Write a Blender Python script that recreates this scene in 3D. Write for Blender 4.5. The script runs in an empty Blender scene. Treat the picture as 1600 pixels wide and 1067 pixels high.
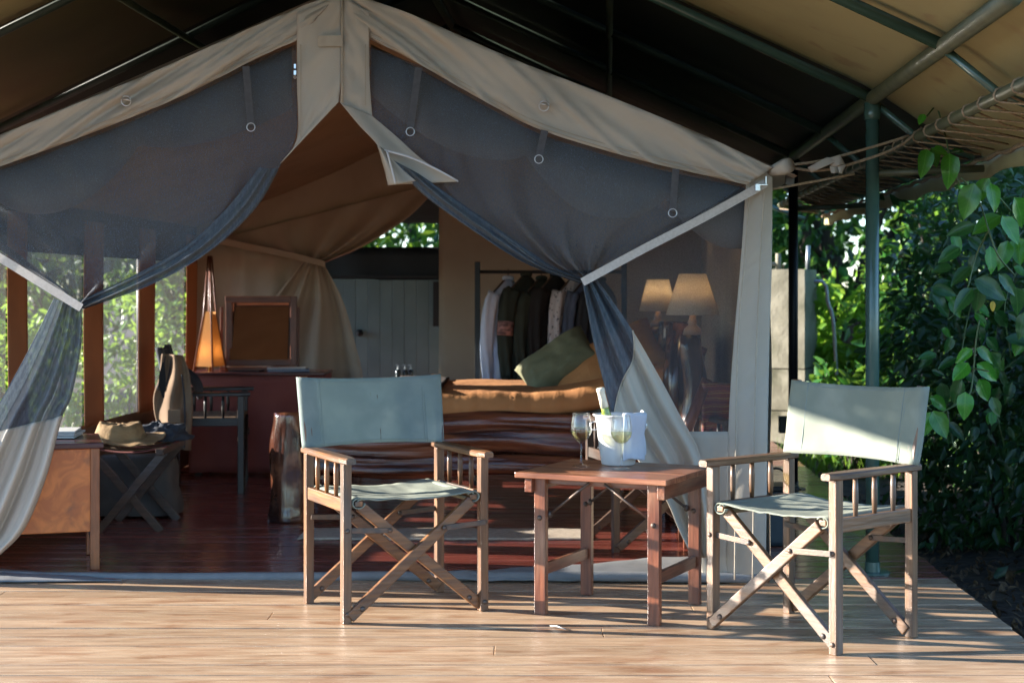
import bpy, math, random
import numpy as np
from mathutils import Vector, Matrix, noise, Quaternion

random.seed(7)
R = math.radians
sc = bpy.context.scene
col = sc.collection

# ------------------------------------------------------------------ camera
FPX, CX, HY, H = 2500.0, 800.0, 455.0, 1.2      # focal length in photo pixels, horizon row, eye height
cam_d = bpy.data.cameras.new('camera')
cam = bpy.data.objects.new('camera', cam_d)
col.objects.link(cam)
cam.location = (0, 0, H)
cam.rotation_euler = (R(90), 0, 0)
cam_d.sensor_width = 36
cam_d.lens = FPX / 1600 * 36
cam_d.shift_y = -(533.5 - HY) / 1600
cam_d.clip_end = 600
cam_d.dof.use_dof = True
cam_d.dof.focus_distance = 6.0
cam_d.dof.aperture_fstop = 4.0
sc.camera = cam

# ------------------------------------------------------------------ light
SUN_EL, SUN_BACK = R(14), R(9.5)               # low sun from the left, a little behind the tent front
to_sun = Vector((-math.cos(SUN_BACK) * math.cos(SUN_EL), math.sin(SUN_BACK) * math.cos(SUN_EL), math.sin(SUN_EL)))
w = bpy.data.worlds.new('World')
sc.world = w
w.use_nodes = True
nt = w.node_tree
nt.nodes.clear()
sky = nt.nodes.new('ShaderNodeTexSky')
sky.sky_type = 'NISHITA'
sky.sun_disc = False
sky.sun_elevation = SUN_EL
sky.sun_rotation = -(math.pi / 2 - SUN_BACK)
sky.ozone_density = 3.2
sky.dust_density = 0.3
sky.altitude = 1500
bg = nt.nodes.new('ShaderNodeBackground')
bg.inputs['Strength'].default_value = 0.105
wo = nt.nodes.new('ShaderNodeOutputWorld')
nt.links.new(sky.outputs[0], bg.inputs[0])
nt.links.new(bg.outputs[0], wo.inputs[0])
sd = bpy.data.lights.new('sun', 'SUN')
sd.energy = 4.2
sd.angle = R(0.5)
sd.color = (1.0, 0.92, 0.82)
so = bpy.data.objects.new('sun', sd)
col.objects.link(so)
so.rotation_euler = (-to_sun).to_track_quat('-Z', 'Y').to_euler()
sc.view_settings.view_transform = 'Standard'
sc.view_settings.look = 'None'
sc.view_settings.exposure = 2.62
sc.view_settings.gamma = 1
sc.render.engine = 'CYCLES'
sc.cycles.use_denoising = True
sc.cycles.max_bounces = 10
sc.cycles.diffuse_bounces = 5
sc.cycles.glossy_bounces = 4
sc.cycles.transmission_bounces = 8
sc.cycles.transparent_max_bounces = 16
sc.cycles.sample_clamp_indirect = 6
sc.cycles.caustics_reflective = False
sc.cycles.caustics_refractive = False

# ------------------------------------------------------------------ coordinates
def PY(x, y, Y):
    """point seen at photo pixel x,y at distance Y"""
    return Vector(((x - CX) / FPX * Y, Y, H + (HY - y) / FPX * Y))

ROT = 0.06                                       # the tent is turned a little against the camera
EU = Vector((math.cos(ROT), -math.sin(ROT), 0))
EV = Vector((math.sin(ROT), math.cos(ROT), 0))
OT = Vector((-0.71, 6.68, 0))                    # foot of the tent's front ridge

def T(u, v, z):
    return OT + EU * u + EV * v + Vector((0, 0, z))

def PT(x, y, v):
    """photo pixel carried onto the tent plane at depth v"""
    d = Vector(((x - CX) / FPX, 1.0, (HY - y) / FPX))
    t = (OT.dot(EV) + v) / d.dot(EV)
    return Vector((0, 0, H)) + d * t

def PZ(x, y, z):
    """photo pixel carried onto the level z"""
    Y = FPX * (H - z) / (y - HY)
    return Vector(((x - CX) / FPX * Y, Y, z))

# ------------------------------------------------------------------ materials
MATS = {}
def _new(name):
    m = bpy.data.materials.new(name)
    m.use_nodes = True
    m.node_tree.nodes.clear()
    MATS[name] = m
    return m, m.node_tree.nodes, m.node_tree.links

def mat(name, c1, c2=None, rough=.6, scale=6., stretch=(1, 1, 1), lo=.35, hi=.65, bump=0., bscale=60., bstretch=None,
        metal=0., spec=.5, transl=0., coat=0., rnd=0., c3=None, s3=2.5, lo3=.5, hi3=.65, stretch3=(1, 1, 1), tcol=None,
        through=0., distort=0., bdist=.004, rvar=0., grain=0., gscale=70., gstretch=(.05, 1.6, 1)):
    m, N, L = _new(name)
    tc = N.new('ShaderNodeTexCoord')
    oi = N.new('ShaderNodeObjectInfo')
    def mapped(st):
        mp = N.new('ShaderNodeMapping')
        mp.inputs['Scale'].default_value = st
        sh = N.new('ShaderNodeVectorMath'); sh.operation = 'SCALE'
        sh.inputs[0].default_value = (17.3, 9.1, 5.7)
        L.new(oi.outputs['Random'], sh.inputs['Scale'])
        ad = N.new('ShaderNodeVectorMath'); ad.operation = 'ADD'
        L.new(tc.outputs['Object'], ad.inputs[0]); L.new(sh.outputs[0], ad.inputs[1])
        L.new(ad.outputs[0], mp.inputs[0])
        return mp
    def nz(sca, st, det=6, dist=0.):
        n = N.new('ShaderNodeTexNoise')
        n.inputs['Scale'].default_value = sca
        n.inputs['Detail'].default_value = det
        n.inputs['Distortion'].default_value = dist
        L.new(mapped(st).outputs[0], n.inputs['Vector'])
        return n
    p = N.new('ShaderNodeBsdfPrincipled')
    p.inputs['Roughness'].default_value = rough
    p.inputs['Metallic'].default_value = metal
    p.inputs['Specular IOR Level'].default_value = spec
    p.inputs['Coat Weight'].default_value = coat
    p.inputs['Coat Roughness'].default_value = .12
    out = N.new('ShaderNodeOutputMaterial')
    csock = None
    if c2 is not None:
        n = nz(scale, stretch, 8, distort)
        r = N.new('ShaderNodeMapRange'); r.interpolation_type = 'SMOOTHSTEP'
        r.inputs[1].default_value = lo; r.inputs[2].default_value = hi
        L.new(n.outputs[0], r.inputs[0])
        mx = N.new('ShaderNodeMix'); mx.data_type = 'RGBA'
        mx.inputs[6].default_value = (*c1, 1); mx.inputs[7].default_value = (*c2, 1)
        L.new(r.outputs[0], mx.inputs[0])
        csock = mx.outputs[2]
        if rvar:
            rr = N.new('ShaderNodeMapRange')
            rr.inputs[3].default_value = rough; rr.inputs[4].default_value = rough + rvar
            L.new(r.outputs[0], rr.inputs[0]); L.new(rr.outputs[0], p.inputs['Roughness'])
        if c3 is not None:
            n3 = nz(s3, stretch3, 7, .4)
            r3 = N.new('ShaderNodeMapRange'); r3.interpolation_type = 'SMOOTHSTEP'
            r3.inputs[1].default_value = lo3; r3.inputs[2].default_value = hi3
            L.new(n3.outputs[0], r3.inputs[0])
            m3 = N.new('ShaderNodeMix'); m3.data_type = 'RGBA'
            m3.inputs[7].default_value = (*c3, 1)
            L.new(csock, m3.inputs[6]); L.new(r3.outputs[0], m3.inputs[0])
            csock = m3.outputs[2]
    else:
        rg = N.new('ShaderNodeRGB'); rg.outputs[0].default_value = (*c1, 1); csock = rg.outputs[0]
    if grain:
        gn = nz(gscale, gstretch, 8, .3)
        gr = N.new('ShaderNodeMapRange'); gr.inputs[1].default_value = .32; gr.inputs[2].default_value = .62
        gr.inputs[3].default_value = 1 - grain; gr.inputs[4].default_value = 1 + grain * .25
        L.new(gn.outputs[0], gr.inputs[0])
        gm = N.new('ShaderNodeVectorMath'); gm.operation = 'SCALE'
        L.new(csock, gm.inputs[0]); L.new(gr.outputs[0], gm.inputs['Scale']); csock = gm.outputs[0]
    if rnd:
        hs = N.new('ShaderNodeHueSaturation')
        mr = N.new('ShaderNodeMapRange'); mr.inputs[3].default_value = 1 - rnd; mr.inputs[4].default_value = 1 + rnd
        L.new(oi.outputs['Random'], mr.inputs[0]); L.new(mr.outputs[0], hs.inputs['Value'])
        L.new(csock, hs.inputs['Color']); csock = hs.outputs[0]
    L.new(csock, p.inputs['Base Color'])
    if bump:
        bn = nz(bscale, bstretch or (1, 1, 1), 5)
        b = N.new('ShaderNodeBump'); b.inputs['Strength'].default_value = bump; b.inputs['Distance'].default_value = bdist
        L.new(bn.outputs[0], b.inputs['Height']); L.new(b.outputs[0], p.inputs['Normal'])
    sh = p.outputs[0]
    if transl:
        tr = N.new('ShaderNodeBsdfTranslucent')
        if tcol: tr.inputs[0].default_value = (*tcol, 1)
        else: L.new(csock, tr.inputs[0])
        ms = N.new('ShaderNodeMixShader'); ms.inputs[0].default_value = transl
        L.new(sh, ms.inputs[1]); L.new(tr.outputs[0], ms.inputs[2]); sh = ms.outputs[0]
    if through:
        # open weave: the gaps between the threads let the view and the light through
        tp = N.new('ShaderNodeBsdfTransparent')
        ms = N.new('ShaderNodeMixShader')
        wn = nz(220, (1, 1, 1), 2)
        r = N.new('ShaderNodeMapRange'); r.inputs[1].default_value = .3; r.inputs[2].default_value = .7
        r.inputs[3].default_value = through - .07; r.inputs[4].default_value = through + .07
        L.new(wn.outputs[0], r.inputs[0]); L.new(r.outputs[0], ms.inputs[0])
        L.new(sh, ms.inputs[1]); L.new(tp.outputs[0], ms.inputs[2]); sh = ms.outputs[0]
    L.new(sh, out.inputs[0])
    return m

def woodset(name, c1, c2, rough=.45, rnd=.12, c3=None, coat=0., k=1.):
    for ax, st in (('x', (.08, 1, 1)), ('y', (1, .08, 1)), ('z', (1, 1, .08))):
        mat(f'{name}_{ax}', c1, c2, rough, 38 * k, st, .3, .7, .35, 120 * k, st, rnd=rnd, c3=c3, s3=5, coat=coat, grain=.35, gscale=90 * k, gstretch=st, lo3=.48, hi3=.68, stretch3=tuple(.35 if v < 1 else 1 for v in st))

# deck and floor: boards run along x
mat('deck_outside', (.50, .355, .228), (.36, .228, .135), .24, 13., (.34, 2.4, 1), .34, .68, .5, 90, (.05, 1.5, 1), rnd=.14,
    c3=(.285, .15, .08), s3=6.0, lo3=.47, hi3=.74, stretch3=(.7, 2.0, 1), rvar=.16, distort=.8, bdist=.003, grain=.30, gscale=55.)
mat('floor_inside', (.165, .036, .027), (.26, .075, .052), .15, 7., (.2, 4.0, 1), .35, .7, .25, 70, (.05, 1.5, 1), grain=.3, rnd=.18, coat=.25, rvar=.15)
mat('joist', (.05, .035, .025), (.08, .05, .03), .8)
mat('soil', (.018, .012, .008), (.045, .030, .018), .95, 3., lo=.3, hi=.7, bump=1., bscale=14, bdist=.05, c3=(.07, .05, .03), s3=9)
mat('canvas', (.46, .415, .345), (.41, .365, .30), .85, 2.5, bump=.25, bscale=240, transl=.10)
mat('canvas_edge', (.40, .345, .27), (.36, .31, .24), .85, 30.)
mat('canvas_inner', (.30, .20, .115), (.26, .17, .095), .9, 3., bump=.2, bscale=200, transl=.12)
mat('sill_cloth', (.13, .075, .04), (.10, .058, .03), .9, 3.)
mat('lintel_cloth', (.055, .036, .022), (.045, .03, .019), .9, 3.)
mat('canvas_drape', (.43, .35, .255), (.38, .305, .22), .9, 3., bump=.2, bscale=200)
mat('canvas_pillar', (.36, .165, .075), (.30, .135, .062), .9, 3., bump=.2, bscale=200, transl=.15)
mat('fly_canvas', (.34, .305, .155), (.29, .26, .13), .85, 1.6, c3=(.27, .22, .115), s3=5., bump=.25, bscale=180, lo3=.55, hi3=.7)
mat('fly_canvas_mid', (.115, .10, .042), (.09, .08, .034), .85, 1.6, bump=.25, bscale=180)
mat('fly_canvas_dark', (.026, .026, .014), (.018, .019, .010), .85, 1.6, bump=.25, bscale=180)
mat('mesh_cloth', (.115, .133, .152), (.098, .115, .133), .8, 230., (1, 1, .12), through=.34, transl=.2, bump=.3, bscale=300)
mat('mesh_gathered', (.10, .128, .158), (.065, .088, .115), .8, 130., (1, 1, .12), through=.10, transl=.2, bump=.3, bscale=300)
mat('mesh_window', (.095, .108, .122), (.075, .086, .10), .8, 130., (1, 1, .12), through=.58, transl=.25)
mat('mesh_side', (.20, .205, .20), (.17, .175, .17), .8, 5., through=.74, transl=.35)
mat('blind_cloth', (.20, .195, .19), (.16, .16, .165), .85, 5., bump=.25, bscale=200)
mat('strap', (.50, .46, .42), (.44, .40, .36), .8, 90., bump=.3, bscale=400)
mat('strap_dark', (.075, .075, .08), (.06, .06, .066), .8, 50.)
mat('zip_white', (.48, .48, .48), rough=.5)
mat('steel', (.55, .55, .55), rough=.28, metal=1.)
mat('rust_iron', (.085, .075, .068), (.14, .095, .07), .55, 30., metal=.6, bump=.3, bscale=150)
mat('sod_cloth', (.19, .20, .21), (.15, .16, .17), .75, 9., bump=.3, bscale=160)
mat('pole_green', (.045, .095, .078), (.055, .11, .088), .24, 14., bump=.08, bscale=60, spec=.6)
mat('rafter_green_shaded', (.026, .040, .030), (.036, .052, .040), .5, 14., spec=.25)  # darker copy of pole_green, shade under the fly put into the colour
mat('pole_black', (.006, .007, .008), rough=.4, spec=.3)
mat('pipe_olive', (.085, .088, .045), (.06, .065, .036), .45, 12., bump=.15, bscale=60)
mat('rope', (.36, .27, .18), (.24, .175, .11), .9, 90., bump=.6, bscale=300)
woodset('chairwood', (.225, .100, .036), (.115, .050, .021), .40, .18, c3=(.085, .062, .047))
woodset('greywood', (.185, .092, .040), (.10, .054, .029), .43, .18, c3=(.125, .105, .088))
woodset('darkchair', (.028, .024, .022), (.018, .016, .016), .38, .1)
woodset('brownchair', (.085, .048, .03), (.05, .032, .024), .45, .12, c3=(.10, .085, .075))
woodset('tablewood', (.22, .072, .033), (.11, .034, .018), .32, .14, c3=(.28, .145, .085), coat=.12)
mat('table_top', (.37, .165, .090), (.22, .082, .043), .28, 20., (.12, 1, 1), .34, .66, .3, 90, (.08, 1, 1), rnd=.12, c3=(.15, .055, .03), s3=5, lo3=.55, hi3=.72, stretch3=(.4, 1, 1), grain=.35, gscale=80., gstretch=(.08, 1, 1), coat=.15)  # lighter than tablewood: sun sheen on the top put into the colour
woodset('redwood', (.20, .065, .032), (.13, .042, .022), .35, .1)
woodset('deskwood', (.36, .125, .045), (.26, .085, .030), .32, .1)
mat('burl', (.66, .205, .048), (.46, .125, .030), .30, 9., lo=.35, hi=.62, bump=.05, bscale=20, c3=(.20, .07, .03), s3=7., lo3=.55, hi3=.72, distort=1.5)
mat('deep_red_top', (.10, .035, .035), (.07, .026, .028), .22, 20., (.1, 1, 1))
mat('log', (.21, .066, .030), (.045, .015, .011), .26, 14., (.14, 1, 1), .36, .64, .6, 46, (.10, 1, 1), coat=.3, bdist=.012, c3=(.27, .09, .035), s3=6, lo3=.55, hi3=.7, stretch3=(.2, 1, 1))
mat('stump', (.085, .028, .015), (.022, .009, .008), .16, 10., (1, 1, .25), .36, .62, .5, 26, (1, 1, .2), coat=.6, bdist=.015, c3=(.22, .085, .04), s3=5)
mat('teal_fabric', (.245, .295, .270), (.205, .252, .235), .9, 7., bump=.25, bscale=420, transl=.32, c3=(.32, .355, .32), s3=6, lo3=.5, hi3=.8)
mat('sage_fabric', (.275, .300, .240), (.235, .262, .212), .9, 7., bump=.25, bscale=420, transl=.22, c3=(.33, .345, .28), s3=6, lo3=.5, hi3=.8)
mat('fabric_seam', (.21, .255, .24), rough=.9)
mat('stain', (.09, .05, .035), rough=.9)
mat('tan_fabric', (.21, .13, .07), (.17, .10, .055), .9, 20.)
mat('vest', (.235, .155, .095), (.19, .125, .078), .9, 6., bump=.3, bscale=120)
mat('dark_cloth', (.040, .048, .060), (.022, .026, .034), .9, 6.)
mat('red_cloth', (.29, .085, .065), (.25, .07, .056), .85, 5., bump=.3, bscale=120)
mat('bedspread', (.48, .215, .075), (.42, .18, .060), .85, 6., bump=.3, bscale=22, bstretch=(1.6, .6, .5), bdist=.012)
mat('olive_cloth', (.17, .17, .095), (.135, .138, .075), .85, 7., bump=.4, bscale=18, bdist=.01)
mat('runner', (.025, .018, .016), (.05, .03, .022), .9, 30.)
mat('rug', (.50, .43, .34), (.38, .31, .235), .95, 90., (.4, 1, 1), bump=.8, bscale=160, bdist=.01)
mat('white_metal', (.62, .62, .60), (.56, .56, .55), .33, 8., spec=.6)
mat('linen', (.62, .66, .72), (.56, .60, .67), .9, 12., bump=.4, bscale=90, transl=.25)
mat('white_shirt', (.52, .60, .74), (.45, .53, .68), .9, 8.)
mat('print_shirt', (.50, .52, .56), (.05, .06, .09), .9, 62., (1, 1, .6), .60, .64)
mat('blue_shirt', (.10, .14, .22), (.06, .085, .14), .9, 40., (1, 1, .05))
mat('green_cloth', (.030, .040, .030), (.022, .03, .023), .9, 8.)
mat('black_cloth', (.012, .012, .013), (.018, .018, .018), .9, 8.)
mat('pink_trim', (.42, .22, .20), (.10, .06, .06), .9, 90., (.3, .3, 1))
mat('door_teal', (.15, .215, .215), (.125, .185, .188), .6, 4., rnd=.06, bump=.1, bscale=40)
mat('black_board', (.006, .006, .007), rough=.6)
mat('concrete', (.30, .285, .22), (.22, .21, .155), .9, 5., bump=.6, bscale=30, c3=(.13, .13, .085), s3=2.5)
mat('galv', (.30, .33, .35), rough=.4, metal=.7)
mat('brass', (.55, .36, .12), rough=.3, metal=1.)
mat('paper', (.60, .60, .57), rough=.6)
mat('book_blue', (.10, .13, .19), rough=.4)
mat('straw', (.34, .22, .10), (.24, .15, .065), .85, 30., (.3, 1, 1), bump=.6, bscale=80)
mat('bag', (.085, .075, .065), (.06, .055, .05), .85, 9.)
mat('bottle_dark', (.02, .03, .035), rough=.15)
mat('bottle_glass', (.20, .26, .04), rough=.05, spec=.8)
mat('foil', (.66, .62, .50), (.56, .52, .40), .35, 30.)
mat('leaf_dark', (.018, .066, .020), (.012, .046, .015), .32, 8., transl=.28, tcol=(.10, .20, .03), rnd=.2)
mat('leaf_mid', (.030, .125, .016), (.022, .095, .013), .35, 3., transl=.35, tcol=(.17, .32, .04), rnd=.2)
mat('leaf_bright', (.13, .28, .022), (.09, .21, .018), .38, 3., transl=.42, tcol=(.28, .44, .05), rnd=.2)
mat('leaf_dry', (.13, .075, .03), (.07, .04, .02), .8, 5., rnd=.3)
mat('leaf_yellow', (.42, .34, .04), rough=.5)
mat('bark', (.055, .042, .030), (.030, .024, .018), .9, 12., (1, 1, .2), bump=.6, bscale=30)
mat('stem_green', (.05, .10, .025), (.07, .09, .03), .5, 12.)
def vein_leaf(name, base, dark, vein, tcol):
    m, N, L = _new(name)
    tc = N.new('ShaderNodeTexCoord'); sp = N.new('ShaderNodeSeparateXYZ'); L.new(tc.outputs['Object'], sp.inputs[0])
    def mth(op, a, b=None):
        q = N.new('ShaderNodeMath'); q.operation = op
        for i, v in enumerate((a, b)):
            if v is None: continue
            if isinstance(v, (int, float)): q.inputs[i].default_value = v
            else: L.new(v, q.inputs[i])
        return q.outputs[0]
    ax = mth('ABSOLUTE', sp.outputs[0])
    fr = mth('FRACT', mth('MULTIPLY', mth('SUBTRACT', sp.outputs[1], mth('MULTIPLY', ax, .9)), 8.))
    mask = mth('MAXIMUM', mth('LESS_THAN', ax, .014), mth('MULTIPLY', mth('LESS_THAN', fr, .13), .55))
    nzt = N.new('ShaderNodeTexNoise'); nzt.inputs['Scale'].default_value = 4; nzt.inputs['Detail'].default_value = 5
    oi = N.new('ShaderNodeObjectInfo'); va = N.new('ShaderNodeVectorMath'); va.operation = 'ADD'
    L.new(tc.outputs['Object'], va.inputs[0]); L.new(oi.outputs['Random'], va.inputs[1]); L.new(va.outputs[0], nzt.inputs[0])
    def mix(f, c1, c2):
        q = N.new('ShaderNodeMix'); q.data_type = 'RGBA'
        L.new(f, q.inputs[0])
        for i, c in ((6, c1), (7, c2)):
            if isinstance(c, tuple): q.inputs[i].default_value = (*c, 1)
            else: L.new(c, q.inputs[i])
        return q.outputs[2]
    c = mix(mask, mix(nzt.outputs[0], base, dark), vein)
    hs = N.new('ShaderNodeHueSaturation'); mr = N.new('ShaderNodeMapRange'); mr.inputs[3].default_value = .65; mr.inputs[4].default_value = 1.3
    L.new(oi.outputs['Random'], mr.inputs[0]); L.new(mr.outputs[0], hs.inputs['Value']); L.new(c, hs.inputs['Color'])
    p = N.new('ShaderNodeBsdfPrincipled'); p.inputs['Roughness'].default_value = .26
    L.new(hs.outputs[0], p.inputs['Base Color'])
    bp = N.new('ShaderNodeBump'); bp.inputs['Strength'].default_value = .5; bp.inputs['Distance'].default_value = .02
    L.new(mask, bp.inputs['Height']); L.new(bp.outputs[0], p.inputs['Normal'])
    t = N.new('ShaderNodeBsdfTranslucent'); t.inputs[0].default_value = (*tcol, 1)
    ms = N.new('ShaderNodeMixShader'); ms.inputs[0].default_value = .3
    L.new(p.outputs[0], ms.inputs[1]); L.new(t.outputs[0], ms.inputs[2])
    o = N.new('ShaderNodeOutputMaterial'); L.new(ms.outputs[0], o.inputs[0])
vein_leaf('leaf_vine', (.045, .23, .015), (.03, .14, .012), (.11, .30, .04), (.2, .45, .04))
vein_leaf('leaf_vine_dark', (.016, .085, .014), (.012, .055, .014), (.05, .13, .03), (.08, .2, .03))
mat('grass', (.07, .17, .025), (.10, .20, .03), .5, 6., transl=.35, tcol=(.25, .42, .05))
mat('ceramic', (.33, .21, .13), (.26, .16, .10), .4, 12.)

def wave_stripes(name, cols, sca):
    m, N, L = _new(name)
    tc = N.new('ShaderNodeTexCoord'); wv = N.new('ShaderNodeTexWave')
    wv.bands_direction = 'Z'; wv.inputs['Scale'].default_value = sca; wv.inputs['Distortion'].default_value = 1.
    wv.inputs['Detail Scale'].default_value = 3
    cr = N.new('ShaderNodeValToRGB')
    cr.color_ramp.interpolation = 'CONSTANT'
    els = cr.color_ramp.elements
    while len(els) < len(cols): els.new(.5)
    for i, c in enumerate(cols):
        els[i].position = i / len(cols); els[i].color = (*c, 1)
    p = N.new('ShaderNodeBsdfPrincipled'); p.inputs['Roughness'].default_value = .9
    o = N.new('ShaderNodeOutputMaterial')
    L.new(tc.outputs['Object'], wv.inputs[0]); L.new(wv.outputs[0], cr.inputs[0]); L.new(cr.outputs[0], p.inputs[0]); L.new(p.outputs[0], o.inputs[0])
wave_stripes('striped_weave', [(.16, .05, .05), (.35, .12, .05), (.10, .035, .05), (.40, .22, .07), (.20, .06, .04)], 4.5)

def glass(name, c, rough=0., ior=1.45, thin=False):
    m, N, L = _new(name)
    o = N.new('ShaderNodeOutputMaterial')
    if thin:
        lw = N.new('ShaderNodeLayerWeight'); lw.inputs[0].default_value = .35
        pw = N.new('ShaderNodeMath'); pw.operation = 'POWER'; pw.inputs[1].default_value = 2.2
        L.new(lw.outputs['Facing'], pw.inputs[0])
        fr = N.new('ShaderNodeMapRange'); fr.inputs[3].default_value = .05; fr.inputs[4].default_value = .65
        L.new(pw.outputs[0], fr.inputs[0])
        tp = N.new('ShaderNodeBsdfTransparent'); tp.inputs[0].default_value = (*c, 1)
        gl = N.new('ShaderNodeBsdfGlossy'); gl.inputs['Roughness'].default_value = rough
        ms = N.new('ShaderNodeMixShader')
        L.new(fr.outputs[0], ms.inputs[0]); L.new(tp.outputs[0], ms.inputs[1]); L.new(gl.outputs[0], ms.inputs[2]); L.new(ms.outputs[0], o.inputs[0])
    else:
        g = N.new('ShaderNodeBsdfGlass'); g.inputs[0].default_value = (*c, 1); g.inputs[1].default_value = rough; g.inputs[2].default_value = ior
        L.new(g.outputs[0], o.inputs[0])
glass('clear_glass', (.96, .97, .97), .0, 1.5, True)
glass('wine', (.97, .95, .72), 0., 1.33, True)
glass('mirror_pane', (.5, .5, .5), 0., 1.5)
m, N, L = _new('mirror')
g = N.new('ShaderNodeBsdfGlossy'); g.inputs[0].default_value = (.7, .68, .64, 1); g.inputs['Roughness'].default_value = .03
o_ = N.new('ShaderNodeOutputMaterial'); L.new(g.outputs[0], o_.inputs[0])

def shade_mat(name, c, tw):
    m, N, L = _new(name)
    d = N.new('ShaderNodeBsdfDiffuse'); d.inputs[0].default_value = (*c, 1)
    t = N.new('ShaderNodeBsdfTranslucent'); t.inputs[0].default_value = (*c, 1)
    n = N.new('ShaderNodeTexNoise'); n.inputs['Scale'].default_value = 25; n.inputs['Detail'].default_value = 5
    mr = N.new('ShaderNodeMapRange'); mr.inputs[3].default_value = tw - .15; mr.inputs[4].default_value = tw + .15
    L.new(n.outputs[0], mr.inputs[0])
    ms = N.new('ShaderNodeMixShader'); L.new(mr.outputs[0], ms.inputs[0])
    L.new(d.outputs[0], ms.inputs[1]); L.new(t.outputs[0], ms.inputs[2])
    o = N.new('ShaderNodeOutputMaterial'); L.new(ms.outputs[0], o.inputs[0])
shade_mat('lampshade', (.70, .64, .54), .45)
shade_mat('skin_shade', (.44, .23, .09), .45)
m, N, L = _new('bulb')
e = N.new('ShaderNodeEmission'); e.inputs[0].default_value = (1, .62, .25, 1); e.inputs[1].default_value = 5
o_ = N.new('ShaderNodeOutputMaterial'); L.new(e.outputs[0], o_.inputs[0])

# ------------------------------------------------------------------ mesh helpers
OFF = {}
def empty(name, loc=(0, 0, 0), rz=0., label=None, cat=None, group=None, kind=None):
    o = bpy.data.objects.new(name, None)
    o.empty_display_size = .1
    col.objects.link(o)
    o.location = loc; o.rotation_euler = (0, 0, rz)
    OFF[o] = Vector(loc)
    tag(o, label, cat, group, kind)
    return o

def tag(o, label=None, cat=None, group=None, kind=None):
    if label: o['label'] = label
    if cat: o['category'] = cat
    if group: o['group'] = group
    if kind: o['kind'] = kind
    return o

def catmull(pts, n):
    pts = [Vector(p) for p in pts]
    if len(pts) == 2:
        return [pts[0].lerp(pts[1], i / (n - 1)) for i in range(n)]
    P = [pts[0] * 2 - pts[1]] + pts + [pts[-1] * 2 - pts[-2]]
    L = [0]
    for a, b in zip(pts, pts[1:]): L.append(L[-1] + (b - a).length)
    out = []
    for i in range(n):
        s = L[-1] * i / (n - 1)
        k = 0
        while k < len(pts) - 2 and L[k + 1] < s: k += 1
        t = (s - L[k]) / max(1e-9, L[k + 1] - L[k])
        p0, p1, p2, p3 = P[k], P[k + 1], P[k + 2], P[k + 3]
        out.append(.5 * ((2 * p1) + (p2 - p0) * t + (2 * p0 - 5 * p1 + 4 * p2 - p3) * t * t + (3 * p1 - p0 - 3 * p2 + p3) * t ** 3))
    return out

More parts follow.
